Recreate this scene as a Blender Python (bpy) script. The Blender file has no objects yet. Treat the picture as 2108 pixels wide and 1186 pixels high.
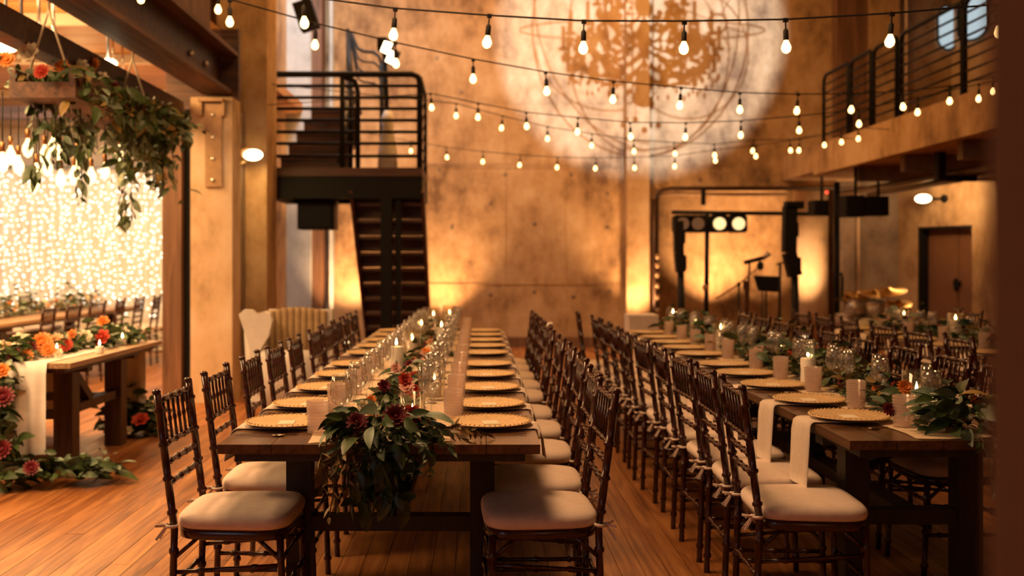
import bpy, math, random
from mathutils import Vector, Matrix, Euler
PI = math.pi
R = random.Random(7)
SC = bpy.context.scene
C = bpy.context.collection

# ------------------------------------------------------------------ camera
F = 2108.0; CX, CY = 985.0, 538.0; CAMH = 1.38
def P(px, py, Y): return Vector(((px - CX) / F * Y, Y, CAMH - (py - CY) / F * Y))
def XA(px, Y): return (px - CX) / F * Y
def ZA(py, Y): return CAMH - (py - CY) / F * Y
cd = bpy.data.cameras.new('camera'); cam = bpy.data.objects.new('camera', cd); C.objects.link(cam)
cam.location = (0, 0, CAMH); cam.rotation_euler = (PI / 2, 0, 0)
cd.sensor_width = 36; cd.lens = 36
cd.shift_x = (1054 - CX) / 2108; cd.shift_y = -(593 - CY) / 2108
cd.dof.use_dof = True; cd.dof.focus_distance = 3.85; cd.dof.aperture_fstop = 2.0
cd.clip_start = .05
SC.camera = cam
# ------------------------------------------------------------------ world, exposure
w = bpy.data.worlds.new('world'); SC.world = w; w.use_nodes = True
bg = w.node_tree.nodes['Background']; bg.inputs[0].default_value = (1, .62, .36, 1); bg.inputs[1].default_value = .02
SC.view_settings.view_transform = 'Standard'; SC.view_settings.look = 'None'
SC.view_settings.exposure = 0.4; SC.view_settings.gamma = 1.0; SC.view_settings.use_curve_mapping = False
cy = SC.cycles
cy.max_bounces = 7; cy.diffuse_bounces = 2; cy.glossy_bounces = 3; cy.transmission_bounces = 4; cy.transparent_max_bounces = 24
cy.caustics_reflective = False; cy.caustics_refractive = False; cy.sample_clamp_indirect = 4; cy.sample_clamp_direct = 0
cy.use_denoising = True
cy.use_adaptive_sampling = True; cy.adaptive_threshold = .01
# ------------------------------------------------------------------ lights
def light(name, kind, loc, power, col, target=None, **kw):
    d = bpy.data.lights.new(name, kind); o = bpy.data.objects.new(name, d); C.objects.link(o)
    o.location = loc; d.energy = power; d.color = col
    for k, v in kw.items(): setattr(d, k, v)
    if target is not None:
        o.rotation_euler = (Vector(target) - Vector(loc)).to_track_quat('-Z', 'Y').to_euler()
    return o
AMB = (1, .55, .24); WARM = (1, .68, .40); SOFT = (1, .80, .58)
light('hall_fill_light', 'AREA', (-.3, 10.6, 6.7), 100, (1, .42, .09), (-.3, 9.6, 0), size=4, size_y=6, shape='RECTANGLE')  # added warm ambient fill over the hall, no fixture behind it
light('hall_front_fill_light', 'AREA', (-.9, 4.3, 5.2), 120, (1, .54, .24), (-.2, 4.6, .6), size=1.6, size_y=1.2, shape='RECTANGLE')  # added fill for the near tables and cushions, not a real fitting
light('side_room_ceiling_light', 'AREA', (-4.7, 9.6, 3.5), 380, (1, .56, .22), None, size=2.6, size_y=7, shape='RECTANGLE')
light('side_room_front_ceiling_light', 'AREA', (-3.6, 4.6, 3.5), 240, (1, .60, .27), (-3.0, 5.4, 0), size=1.6, size_y=2.5, shape='RECTANGLE')
light('curtain_fill_light', 'AREA', (-5.6, 14.2, 3.55), 30, (1, .84, .64), (-5.9, 15.7, 1.3), size=5, size_y=.5, shape='RECTANGLE')  # added fill that brightens the drape beyond its fairy lights
# uplights standing on the floor against the walls
UP = []
def uplight(px, Y, power, Yw, spread=84):
    x = XA(px, Y); UP.append((x, Y))
    light('uplight_beam', 'SPOT', (x, Y, .16), power, AMB, (x, Yw + .05, 2.5), spot_size=math.radians(spread), spot_blend=1.0, shadow_soft_size=.05)
uplight(912, 15.95, 330, 16.5); uplight(1122, 15.95, 330, 16.5); uplight(1316, 15.7, 330, 16.2)
uplight(715, 15.75, 420, 16.5); uplight(1490, 17.75, 520, 18.6); uplight(1655, 16.95, 280, 17.6); uplight(1590, 17.8, 130, 18.6)
# picture projector near the ceiling, throws the chandelier pattern on the far wall
PROJ = Vector((2.5, 1.5, 6.2)); WALLY = 16.5
pt = P(1318, 66, WALLY)
light('projector_beam', 'SPOT', PROJ, 13500, (.68, .82, 1), pt, spot_size=math.radians(18.6), spot_blend=.28, shadow_soft_size=.0008)
light('left_flood_beam', 'SPOT', (-2.3, 10.4, 2.5), 30, (1, .62, .22), (-2.6, 11.3, 1.6), spot_size=2.4, spot_blend=1, shadow_soft_size=.06)
light('cool_stair_light', 'AREA', (-2.0, 13.4, 5.9), 70, (.75, .88, 1), (-2.6, 16.5, 3.0), size=.8)  # assumed cool source above the stair niche, unseen, no fitting built
light('wall_wash', 'AREA', (.7, 13.0, 6.6), 190, (1, .46, .11), (.9, 16.5, 1.2), size=5, size_y=.6, shape='RECTANGLE')
light('assumed_front_daylight', 'AREA', (-3.2, -1.6, 2.9), 9, (.66, .82, 1), (-1.0, 6.0, .6), size=1.6, size_y=2.0, shape='RECTANGLE')  # assumed cool daylight from behind the camera, no window is modelled there
for _x, _y, _z in ((-4.2, 7.0, 3.15), (-4.0, 9.2, 3.15), (-4.6, 11.8, 3.1), (-3.6, 8.2, 3.2)): light('track_lamp_glow', 'POINT', (_x, _y, _z), 22, (1, .60, .22), shadow_soft_size=.06)
light('pier_fill', 'SPOT', (-.9, 6.5, 6.6), 420, (1, .52, .17), (-2.7, 11.2, 4.9), spot_size=.62, spot_blend=1, shadow_soft_size=.15)  # added fill lifting the dark upper part of the pier
light('near_post_fill', 'POINT', (1.6, -1.7, 2.4), 7, (1, .55, .28), shadow_soft_size=.1)  # added fill behind the camera to brighten the near post, no lamp there
light('wall_lamp_glow', 'POINT', (7.0, 15.9, 2.42), 30, (1, .62, .28), shadow_soft_size=.08)
light('pillar_wash', 'SPOT', (-1.9, 8.4, 3.3), 30, (1, .74, .46), (-2.6, 10.0, 1.5), spot_size=1.3, spot_blend=1, shadow_soft_size=.1)

# ------------------------------------------------------------------ materials
def newmat(name):
    m = bpy.data.materials.new(name); m.use_nodes = True
    nt = m.node_tree; b = nt.nodes['Principled BSDF']
    return m, nt, b
def N(nt, t, **kw):
    n = nt.nodes.new(t)
    for k, v in kw.items():
        if k.startswith('i_'): n.inputs[int(k[2:])].default_value = v
        else: setattr(n, k, v)
    return n
def L(nt, a, b): nt.links.new(a, b)
def ramp(nt, fac, stops):
    r = nt.nodes.new('ShaderNodeValToRGB'); e = r.color_ramp.elements
    while len(e) < len(stops): e.new(.5)
    for i, (p, c) in enumerate(stops): e[i].position = p; e[i].color = (*c, 1)
    L(nt, fac, r.inputs[0]); return r.outputs[0]
def bump(nt, b, h, s, d=.01):
    n = N(nt, 'ShaderNodeBump'); n.inputs['Strength'].default_value = s; n.inputs['Distance'].default_value = d
    L(nt, h, n.inputs['Height']); L(nt, n.outputs[0], b.inputs['Normal'])
def plain(name, col, rough=.5, metal=0, var=.12, scale=18, emit=None, es=0, coat=0):
    m, nt, b = newmat(name)
    b.inputs['Roughness'].default_value = rough; b.inputs['Metallic'].default_value = metal
    if coat: b.inputs['Coat Weight'].default_value = coat; b.inputs['Coat Roughness'].default_value = .15
    co = N(nt, 'ShaderNodeTexCoord'); no = N(nt, 'ShaderNodeTexNoise'); no.inputs['Scale'].default_value = scale
    no.inputs['Detail'].default_value = 3
    L(nt, co.outputs['Object'], no.inputs['Vector'])
    c0 = tuple(max(0, c * (1 - var)) for c in col); c1 = tuple(min(1, c * (1 + var)) for c in col)
    L(nt, ramp(nt, no.outputs[0], [(.3, c0), (.7, c1)]), b.inputs['Base Color'])
    if emit: b.inputs['Emission Color'].default_value = (*emit, 1); b.inputs['Emission Strength'].default_value = es
    return m
def emis(name, col, s):
    m, nt, b = newmat(name); nt.nodes.remove(b)
    e = N(nt, 'ShaderNodeEmission'); e.inputs[0].default_value = (*col, 1); e.inputs[1].default_value = s
    L(nt, e.outputs[0], nt.nodes['Material Output'].inputs[0]); return m
def glass(name, col, body=.0, rough=.03, bodycol=None, k=1.0):
    # thin-walled glass: clear + fresnel reflection (+ a little tinted body)
    m, nt, b = newmat(name); nt.nodes.remove(b)
    t = N(nt, 'ShaderNodeBsdfTransparent'); t.inputs[0].default_value = (*col, 1)
    g = N(nt, 'ShaderNodeBsdfGlossy'); g.inputs['Roughness'].default_value = rough
    lw = N(nt, 'ShaderNodeLayerWeight'); pw = N(nt, 'ShaderNodeMath', operation='POWER'); pw.inputs[1].default_value = 3.5
    L(nt, lw.outputs['Facing'], pw.inputs[0])
    mu = N(nt, 'ShaderNodeMath', operation='MULTIPLY_ADD'); mu.inputs[1].default_value = .6 * k; mu.inputs[2].default_value = .05 * k; mu.use_clamp = True
    L(nt, pw.outputs[0], mu.inputs[0])
    base = t.outputs[0]
    if body:
        d = N(nt, 'ShaderNodeBsdfDiffuse'); d.inputs[0].default_value = (*(bodycol or col), 1)
        tr = N(nt, 'ShaderNodeBsdfTranslucent'); tr.inputs[0].default_value = (*(bodycol or col), 1)
        a = N(nt, 'ShaderNodeAddShader') if False else N(nt, 'ShaderNodeMixShader'); a.inputs[0].default_value = .5
        L(nt, d.outputs[0], a.inputs[1]); L(nt, tr.outputs[0], a.inputs[2])
        mb = N(nt, 'ShaderNodeMixShader'); mb.inputs[0].default_value = body
        L(nt, t.outputs[0], mb.inputs[1]); L(nt, a.outputs[0], mb.inputs[2]); base = mb.outputs[0]
    mx = N(nt, 'ShaderNodeMixShader'); L(nt, mu.outputs[0], mx.inputs[0]); L(nt, base, mx.inputs[1]); L(nt, g.outputs[0], mx.inputs[2])
    L(nt, mx.outputs[0], nt.nodes['Material Output'].inputs[0]); return m
def wood(name, c0, c1, rough=.4, axis=1, scale=1.0, coat=0):
    m, nt, b = newmat(name); b.inputs['Roughness'].default_value = rough
    if coat: b.inputs['Coat Weight'].default_value = coat; b.inputs['Coat Roughness'].default_value = .25
    geo = N(nt, 'ShaderNodeNewGeometry'); mp = N(nt, 'ShaderNodeMapping')
    s = [14 * scale] * 3; s[axis] = .9 * scale; mp.inputs['Scale'].default_value = s
    L(nt, geo.outputs['Position'], mp.inputs[0])
    no = N(nt, 'ShaderNodeTexNoise'); no.inputs['Scale'].default_value = 1.6; no.inputs['Detail'].default_value = 8; no.inputs['Distortion'].default_value = .8
    L(nt, mp.outputs[0], no.inputs['Vector'])
    L(nt, ramp(nt, no.outputs[0], [(.3, c0), (.7, c1)]), b.inputs['Base Color'])
    bump(nt, b, no.outputs[0], .25, .004); return m
def concrete(name, c0, c1, c2, rough=.85):
    m, nt, b = newmat(name); b.inputs['Roughness'].default_value = rough
    geo = N(nt, 'ShaderNodeNewGeometry')
    n1 = N(nt, 'ShaderNodeTexNoise'); n1.inputs['Scale'].default_value = .8; n1.inputs['Detail'].default_value = 9; n1.inputs['Roughness'].default_value = .62
    L(nt, geo.outputs['Position'], n1.inputs['Vector'])
    mp = N(nt, 'ShaderNodeMapping'); mp.inputs['Scale'].default_value = (1.6, 1.6, .9); L(nt, geo.outputs['Position'], mp.inputs[0])
    n2 = N(nt, 'ShaderNodeTexNoise'); n2.inputs['Scale'].default_value = 2.6; n2.inputs['Detail'].default_value = 10; n2.inputs['Roughness'].default_value = .7; L(nt, mp.outputs[0], n2.inputs['Vector'])
    # vertical shuttering board marks
    sx = N(nt, 'ShaderNodeSeparateXYZ'); L(nt, geo.outputs['Position'], sx.inputs[0])
    ad = N(nt, 'ShaderNodeMath', operation='ADD'); L(nt, sx.outputs[0], ad.inputs[0]); L(nt, sx.outputs[1], ad.inputs[1])
    mu = N(nt, 'ShaderNodeMath', operation='MULTIPLY'); L(nt, ad.outputs[0], mu.inputs[0]); mu.inputs[1].default_value = 4.5
    fl = N(nt, 'ShaderNodeMath', operation='FLOOR'); L(nt, mu.outputs[0], fl.inputs[0])
    wn = N(nt, 'ShaderNodeTexWhiteNoise', noise_dimensions='1D'); L(nt, fl.outputs[0], wn.inputs['W'])
    m1 = N(nt, 'ShaderNodeMath', operation='MULTIPLY_ADD'); L(nt, wn.outputs['Value'], m1.inputs[0]); m1.inputs[1].default_value = .035; L(nt, n1.outputs[0], m1.inputs[2])
    m2 = N(nt, 'ShaderNodeMath', operation='MULTIPLY_ADD'); L(nt, n2.outputs[0], m2.inputs[0]); m2.inputs[1].default_value = .55; L(nt, m1.outputs[0], m2.inputs[2])
    L(nt, ramp(nt, m2.outputs[0], [(.60, c0), (.78, c1), (.96, c2)]), b.inputs['Base Color'])
    bump(nt, b, m2.outputs[0], .35, .03); return m
M = {}
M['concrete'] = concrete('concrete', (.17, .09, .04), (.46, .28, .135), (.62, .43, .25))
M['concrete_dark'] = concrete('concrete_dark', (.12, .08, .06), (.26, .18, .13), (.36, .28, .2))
M['concrete_cool_lit'] = concrete('concrete_cool_lit', (.34, .36, .36), (.52, .54, .54), (.66, .66, .64))  # grey puts the cool light on the niche into the concrete colour
M['concrete_pale'] = concrete('concrete_pale', (.38, .25, .14), (.64, .45, .28), (.74, .58, .42))
M['chair_wood'] = plain('mahogany', (.045, .009, .005), .25, 0, .35, 30, coat=.35)
M['cushion'] = plain('cushion_cloth', (.86, .70, .60), .9, 0, .05, 40)
M['table_top'] = wood('table_top_wood', (.06, .024, .010), (.20, .095, .04), .30, 1, 1.3, coat=.5)
M['table_dark'] = wood('table_dark_wood', (.012, .008, .006), (.035, .022, .015), .5, 2, 1.3)
M['sweet_wood'] = wood('pale_table_wood', (.26, .15, .08), (.5, .32, .18), .45, 1, 1.1)
M['sweet_leg'] = wood('walnut_leg_wood', (.03, .012, .006), (.10, .045, .02), .5, 2, 1.1)
M['beam'] = wood('timber_beam', (.05, .02, .009), (.20, .085, .04), .6, 1, .8)
M['near_post'] = plain('near_post_paint', (.34, .19, .115), .8, 0, .05, 3)
M['post'] = wood('brown_post', (.10, .045, .022), (.26, .13, .07), .6, 2, .8)
M['ceil_wood'] = wood('ceiling_board_wood', (.38, .16, .05), (.62, .30, .10), .6, 0, .8)
M['stair_wood'] = wood('stair_wood', (.035, .014, .008), (.14, .055, .03), .55, 0, 1)
M['black'] = plain('black_metal', (.009, .008, .008), .62, 0)
M['black_soft'] = plain('black_plastic', (.01, .009, .009), .7)
for _n in ('black', 'black_soft'): M[_n].node_tree.nodes['Principled BSDF'].inputs['Specular IOR Level'].default_value = .22
M['steel'] = plain('grey_steel', (.32, .34, .36), .4, .7)
M['bracket'] = plain('rusty_bracket_steel', (.42, .26, .14), .55, .4)
M['bolt'] = plain('bolt_steel', (.75, .7, .62), .25, .9)
M['pipe'] = plain('brown_pipe_metal', (.07, .035, .02), .4, .5)
M['white_fabric'] = plain('white_fabric', (.82, .76, .70), .9, 0, .04)
M['tan_fabric'] = plain('tan_velvet', (.52, .36, .20), .85, 0, .1)
M['sheer'] = glass('sheer_cloth', (1, .96, .9), .72, .6, (.92, .84, .74), .05)
M['curtain'] = plain('curtain_fabric', (.90, .82, .70), .95, 0, .04, 4)
M['cream_wall'] = plain('cream_siding_paint', (.80, .70, .58), .85, 0, .04, 3)
M['plate'] = plain('charger_rattan', (.80, .56, .29), .45, .12, .14, 60)
M['card'] = plain('card_paper', (.92, .80, .62), .8, 0, .03)
M['napkin'] = plain('napkin_linen', (.84, .70, .60), .9, 0, .05, 40)
M['runner'] = plain('runner_cloth', (.78, .60, .42), .95, 0, .10, 60)
M['silver'] = plain('cutlery_metal', (.45, .34, .22), .2, 1, .1)
M['pink_glass'] = glass('pink_ribbed_glass', (1, .94, .91), .46, .08, (1, .84, .76), 1.0)
M['clear_glass'] = glass('clear_glass', (.99, .99, .99), .05, .04, (1, .96, .92), 2.2)
M['pane_glass'] = glass('hurricane_glass', (.98, .96, .92), .03, .03, (.9, .8, .7), 1.2)
M['wax'] = plain('candle_wax', (.92, .84, .74), .6, 0, .02, emit=(1, .5, .2), es=.04)
M['flame'] = emis('candle_flame', (1, .62, .22), 30)
M['bulb'] = emis('bulb_glow', (1, .56, .20), 5)
M['bulb_hot'] = emis('edison_bulb_glow', (1, .62, .26), 3)
M['fairy'] = emis('fairy_light_glow', (1, .90, .70), 4)
M['lamp_on'] = emis('lamp_glow', (1, .72, .40), 8)
M['par_glow'] = emis('stage_lamp_glow', (1, .66, .28), 1.3)
M['par_dim'] = emis('dim_stage_lamp_glow', (1, .4, .15), .12)
M['led_red'] = emis('red_led_glow', (1, .05, .02), 4)
M['pane_day'] = emis('evening_window_glow', (.48, .58, .62), .75)
M['copper'] = plain('copper_socket', (.45, .2, .08), .35, .8)
M['cable'] = plain('black_rubber', (.015, .012, .01), .7)
M['door'] = plain('brown_door_paint', (.20, .09, .045), .5, 0, .1, 3)
M['drum'] = plain('drum_shell', (.5, .42, .36), .3, .5)
M['cymbal'] = plain('cymbal_brass', (.7, .45, .15), .25, 1)
M['skin_drum'] = plain('drum_head', (.7, .62, .52), .5)
M['rope'] = plain('rope_fibre', (.6, .5, .36), .9)
def leafmat(name, a, b_):
    m, nt, b = newmat(name); b.inputs['Roughness'].default_value = .42
    oi = N(nt, 'ShaderNodeObjectInfo'); geo = N(nt, 'ShaderNodeNewGeometry')
    no = N(nt, 'ShaderNodeTexNoise'); no.inputs['Scale'].default_value = 22; L(nt, geo.outputs['Position'], no.inputs['Vector'])
    ad = N(nt, 'ShaderNodeMath', operation='MULTIPLY_ADD'); L(nt, oi.outputs['Random'], ad.inputs[0]); ad.inputs[1].default_value = .5; L(nt, no.outputs[0], ad.inputs[2])
    L(nt, ramp(nt, ad.outputs[0], [(.4, a), (1.0, b_)]), b.inputs['Base Color'])
    return m
M['leaf'] = leafmat('green_leaf', (.012, .032, .010), (.07, .11, .03))
M['leaf_olive'] = leafmat('olive_leaf', (.06, .045, .012), (.30, .19, .05))
M['leaf_pale'] = leafmat('eucalyptus_leaf', (.09, .15, .10), (.26, .33, .22))
M['stem'] = plain('green_stem', (.06, .05, .02), .7)
FL = {'burgundy': plain('burgundy_petal', (.16, .006, .012), .6), 'red': plain('red_petal', (.55, .05, .02), .6),
      'orange': plain('orange_petal', (.85, .27, .05), .6), 'peach': plain('peach_petal', (.88, .50, .26), .6),
      'cream': plain('cream_petal', (.88, .76, .55), .6), 'pink': plain('pink_petal', (.8, .42, .34), .6)}
# floor: boards run away from the camera
def floormat():
    m, nt, b = newmat('floor_wood')
    geo = N(nt, 'ShaderNodeNewGeometry'); sx = N(nt, 'ShaderNodeSeparateXYZ'); L(nt, geo.outputs['Position'], sx.inputs[0])
    mu = N(nt, 'ShaderNodeMath', operation='DIVIDE'); L(nt, sx.outputs[0], mu.inputs[0]); mu.inputs[1].default_value = .105
    fl = N(nt, 'ShaderNodeMath', operation='FLOOR'); L(nt, mu.outputs[0], fl.inputs[0])
    wn = N(nt, 'ShaderNodeTexWhiteNoise', noise_dimensions='1D'); L(nt, fl.outputs[0], wn.inputs['W'])
    mp = N(nt, 'ShaderNodeMapping'); mp.inputs['Scale'].default_value = (16, 1.1, 1); L(nt, geo.outputs['Position'], mp.inputs[0])
    no = N(nt, 'ShaderNodeTexNoise'); no.inputs['Scale'].default_value = 1.5; no.inputs['Detail'].default_value = 9; no.inputs['Distortion'].default_value = 1
    L(nt, mp.outputs[0], no.inputs['Vector'])
    n2 = N(nt, 'ShaderNodeTexNoise'); n2.inputs['Scale'].default_value = 1.3; n2.inputs['Detail'].default_value = 4; L(nt, geo.outputs['Position'], n2.inputs['Vector'])
    a = N(nt, 'ShaderNodeMath', operation='MULTIPLY_ADD'); L(nt, wn.outputs['Value'], a.inputs[0]); a.inputs[1].default_value = .17; L(nt, no.outputs[0], a.inputs[2])
    a2 = N(nt, 'ShaderNodeMath', operation='MULTIPLY_ADD'); L(nt, n2.outputs[0], a2.inputs[0]); a2.inputs[1].default_value = .4; L(nt, a.outputs[0], a2.inputs[2])
    L(nt, ramp(nt, a2.outputs[0], [(.42, (.06, .014, .005)), (.72, (.27, .095, .026)), (1.0, (.48, .21, .065))]), b.inputs['Base Color'])
    rr = N(nt, 'ShaderNodeMapRange'); L(nt, n2.outputs[0], rr.inputs[0]); rr.inputs[3].default_value = .30; rr.inputs[4].default_value = .55
    L(nt, rr.outputs[0], b.inputs['Roughness']); bump(nt, b, no.outputs[0], .12, .003)
    return m
M['floor'] = floormat()

# ------------------------------------------------------------------ mesh helpers
class MB:
    def __init__(s): s.v = []; s.f = []; s.sm = []
    def add(s, vs, fs, smooth=False, mat=None):
        n = len(s.v)
        s.v += [tuple(mat @ Vector(v)) if mat is not None else tuple(v) for v in vs]
        s.f += [tuple(i + n for i in f) for f in fs]; s.sm += [smooth] * len(fs); return s
    def box(s, a, b, mat=None):
        x0, y0, z0 = a; x1, y1, z1 = b
        vs = [(x0, y0, z0), (x1, y0, z0), (x1, y1, z0), (x0, y1, z0), (x0, y0, z1), (x1, y0, z1), (x1, y1, z1), (x0, y1, z1)]
        return s.add(vs, [(3, 2, 1, 0), (4, 5, 6, 7), (0, 1, 5, 4), (1, 2, 6, 5), (2, 3, 7, 6), (3, 0, 4, 7)], False, mat)
    def bar(s, p, q, w, h, up=(0, 0, 1)):
        p = Vector(p); q = Vector(q); d = (q - p); l = d.length; d.normalize(); u = Vector(up)
        if abs(d.dot(u)) > .98: u = Vector((1, 0, 0))
        r = d.cross(u).normalized(); u = r.cross(d)
        m = Matrix((r, d, u)).transposed().to_4x4(); m.translation = p
        return s.box((-w / 2, 0, -h / 2), (w / 2, l, h / 2), m)
    def tube(s, pts, rad, seg=8, cap=True, closed=False):
        pts = [Vector(p) for p in pts]; n = len(pts); rs = rad if isinstance(rad, (list, tuple)) else [rad] * n
        vs = []; fs = []; pu = None
        for i, p in enumerate(pts):
            if closed: d = pts[(i + 1) % n] - pts[i - 1]
            else: d = pts[min(i + 1, n - 1)] - pts[max(i - 1, 0)]
            if d.length < 1e-9: d = Vector((0, 0, 1))
            d.normalize()
            if pu is None: pu = Vector((0, 0, 1)) if abs(d.z) < .9 else Vector((1, 0, 0))
            r = d.cross(pu)
            if r.length < 1e-6: r = d.orthogonal()
            r.normalize(); pu = r.cross(d)
            for k in range(seg):
                a = 2 * PI * k / seg; vs.append(p + (r * math.cos(a) + pu * math.sin(a)) * rs[i])
        for i in range(n if closed else n - 1):
            j = (i + 1) % n
            for k in range(seg):
                l = (k + 1) % seg; fs.append((i * seg + k, i * seg + l, j * seg + l, j * seg + k))
        if cap and not closed: fs.append(tuple(range(seg))[::-1]); fs.append(tuple(range((n - 1) * seg, n * seg)))
        return s.add(vs, fs, True)
    def lathe(s, prof, seg=16, c=(0, 0, 0), mat=None, caps=True):
        vs = []; fs = []; n = len(prof)
        for r, z in prof:
            for k in range(seg):
                a = 2 * PI * k / seg; vs.append((c[0] + r * math.cos(a), c[1] + r * math.sin(a), c[2] + z))
        for i in range(n - 1):
            for k in range(seg):
                l = (k + 1) % seg; fs.append((i * seg + k, i * seg + l, (i + 1) * seg + l, (i + 1) * seg + k))
        if caps: fs.append(tuple(range(seg))[::-1]); fs.append(tuple(range((n - 1) * seg, n * seg)))
        return s.add(vs, fs, True, mat)
    def ball(s, c, r, seg=10, rings=7, sc=(1, 1, 1)):
        pr = [(max(1e-4, math.sin(PI * i / rings)), -math.cos(PI * i / rings)) for i in range(rings + 1)]
        m = Matrix.Translation(c) @ Matrix.Diagonal((r * sc[0], r * sc[1], r * sc[2], 1))
        return s.lathe(pr, seg, (0, 0, 0), m, False)
    def prism(s, poly, z0, z1, mat=None, smooth=False):
        n = len(poly); vs = [(x, y, z0) for x, y in poly] + [(x, y, z1) for x, y in poly]
        fs = [tuple(range(n))[::-1], tuple(range(n, 2 * n))] + [(i, (i + 1) % n, n + (i + 1) % n, n + i) for i in range(n)]
        return s.add(vs, fs, smooth, mat)
    def rings(s, rr, mat=None):   # rr: list of closed rings of equal length, capped
        n = len(rr[0]); vs = [p for r in rr for p in r]; fs = []
        for i in range(len(rr) - 1):
            for k in range(n): fs.append((i * n + k, i * n + (k + 1) % n, (i + 1) * n + (k + 1) % n, (i + 1) * n + k))
        fs.append(tuple(range(n))[::-1]); fs.append(tuple(range((len(rr) - 1) * n, len(rr) * n)))
        return s.add(vs, fs, True, mat)
    def mesh(s, name, m):
        me = bpy.data.meshes.new(name); me.from_pydata(s.v, [], s.f); me.materials.append(m)
        me.polygons.foreach_set('use_smooth', s.sm); me.update(); return me
def put(name, me, parent=None, loc=(0, 0, 0), rot=(0, 0, 0), scale=None, **pr):
    o = bpy.data.objects.new(name, me); C.objects.link(o); o.parent = parent; o.location = loc; o.rotation_euler = rot
    if scale is not None: o.scale = scale if hasattr(scale, '__len__') else (scale,) * 3
    for k, v in pr.items(): o[k] = v
    return o
def part(name, mb, mat, parent, **kw): return put(name, mb.mesh(name, M[mat] if isinstance(mat, str) else mat), parent, **kw)
def thing(name, label, cat, loc=(0, 0, 0), rz=0, group=None):
    o = bpy.data.objects.new(name, None); C.objects.link(o); o.location = loc; o.rotation_euler = (0, 0, rz)
    o['label'] = label; o['category'] = cat
    if group: o['group'] = group
    return o
def tag(o, label, cat, group=None):
    o['label'] = label; o['category'] = cat
    if group: o['group'] = group
    return o
def struct(name, mb, mat, parent=None):
    o = part(name, mb, mat, parent)
    if parent is None: o['kind'] = 'structure'
    return o
KIDS = {}
def kids(o):
    k = o.name
    if k not in KIDS: KIDS[k] = [c for c in bpy.data.objects if c.parent == o]
    return KIDS[k]
def copy_tree(o, parent=None):
    c = o.copy(); C.objects.link(c); c.parent = parent
    for ch in kids(o): copy_tree(ch, c)
    return c
ORD = ['nearest', 'second', 'third', 'fourth', 'fifth', 'sixth', 'seventh', 'eighth', 'ninth', 'tenth', 'eleventh', 'twelfth', 'thirteenth']
def at(o, x, y, z=0, rz=0, label=None, group=None):
    o.location = (x, y, z); o.rotation_euler[2] = rz
    if label: o['label'] = label
    if group: o['group'] = group
    return o
FIRST = {}
def spawn(key, maker, x, y, z, rz, label, group):
    if key not in FIRST: FIRST[key] = maker(); o = FIRST[key]
    else: o = copy_tree(FIRST[key])
    return at(o, x, y, z, rz, label, group)

# ================================================================== STRUCTURE
# floor: base slab + boards
fl = struct('floor', MB().box((-10, -2, -.2), (11, 19.5, -.012)), 'floor')
PW = .105
rows = []
stuff = MB()
i0, i1 = int(-10 / PW), int(11 / PW)
cand = []
for i in range(i0, i1):
    x0 = i * PW; y = -2 + R.random() * -2.5
    while y < 19.5:
        l = R.choice((2.2, 2.8, 3.4, 4.0)); a, b = max(-2, y), min(19.5, y + l)
        if b > a + .05: cand.append((x0, a, b))
        y += l
def vis(c):
    x, a, b = c; m = max((a + b) / 2, 3.2)
    return b > 2.6 and -.50 * b < x < .53 * b
seen = sorted([c for c in cand if vis(c)], key=lambda c: max(c[1], 2.2) + abs(c[0]) * .3)
near = set(seen[:290])
pm = {}
for c in cand:
    x0, a, b = c
    if c in near:
        k = round(b - a, 3)
        if k not in pm: pm[k] = MB().box((.0015, .0015, -.02), (PW - .0015, k - .0015, 0)).mesh('plank', M['floor'])
        put('plank', pm[k], fl, (x0, a, R.uniform(-.0006, .0006)))
    else: stuff.box((x0 + .0015, a + .0015, -.02), (x0 + PW - .0015, b - .0015, 0))
part('far_planks', stuff, 'floor', fl, kind='stuff')

# back wall of the hall (Y = 16.5), opening to the stage from 1340 to 1720 px
zt = ZA(386, 16.5)
xo0, xo1 = XA(1345, 16.5), XA(1722, 16.5)
b = MB().box((-3.3, 16.5, 0), (xo0, 16.8, 7.0)).box((xo0, 16.5, zt), (xo1, 16.8, 7.0)).box((xo1, 16.5, 2.7), (11, 16.8, 7.0))
struct('wall_back', b, 'concrete')
# formwork joints and tie holes
ties = MB()
for px, py in ((930, 470), (1010, 606), (1100, 460), (1100, 600), (1180, 610), (1250, 470), (1255, 600), (950, 190), (900, 120), (1250, 400), (1010, 420), (1640, 190), (1580, 370), (1440, 372), (1340, 372), (1175, 360), (1040, 360), (905, 350)):
    p = P(px, py, 16.5); ties.tube([(p.x, 16.49, p.z), (p.x, 16.502, p.z)], .03, 10)
tb = bpy.data.objects['wall_back']
part('tie_hole_plugs', ties, 'concrete_dark', tb)
j = MB()
for py in (212, 345, 585): z = ZA(py, 16.5); j.box((-.9, 16.488, z - .008), (xo0, 16.5, z + .008))
for px in (1040, 1165): x = XA(px, 16.5); j.box((x - .006, 16.49, .02), (x + .006, 16.5, 6.9))
part('board_joint', j, 'concrete', tb)
struct('baseboard_back', MB().box((-.6, 16.44, 0), (XA(1288, 16.3), 16.5, .16)), 'post')
# pilaster at 1290-1338 px
struct('pillar_back', MB().box((XA(1290, 16.2), 16.2, 0), (XA(1337, 16.2), 16.5, 7.0)), 'concrete')
# stage room behind
b = MB().box((xo0 - .6, 18.6, 0), (9.0, 18.8, 3.4)).box((xo0 - .6, 16.8, 0), (xo0 - .45, 18.6, 3.4))
struct('wall_stage', b, 'concrete')
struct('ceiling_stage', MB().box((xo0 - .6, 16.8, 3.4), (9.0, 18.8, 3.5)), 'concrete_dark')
colx = XA(1668, 17.9)
cm = MB().lathe([(.30, 0), (.30, 3.4)], 28, (colx, 17.9, 0))
struct('pillar_stage', cm, 'concrete_pale')
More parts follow.
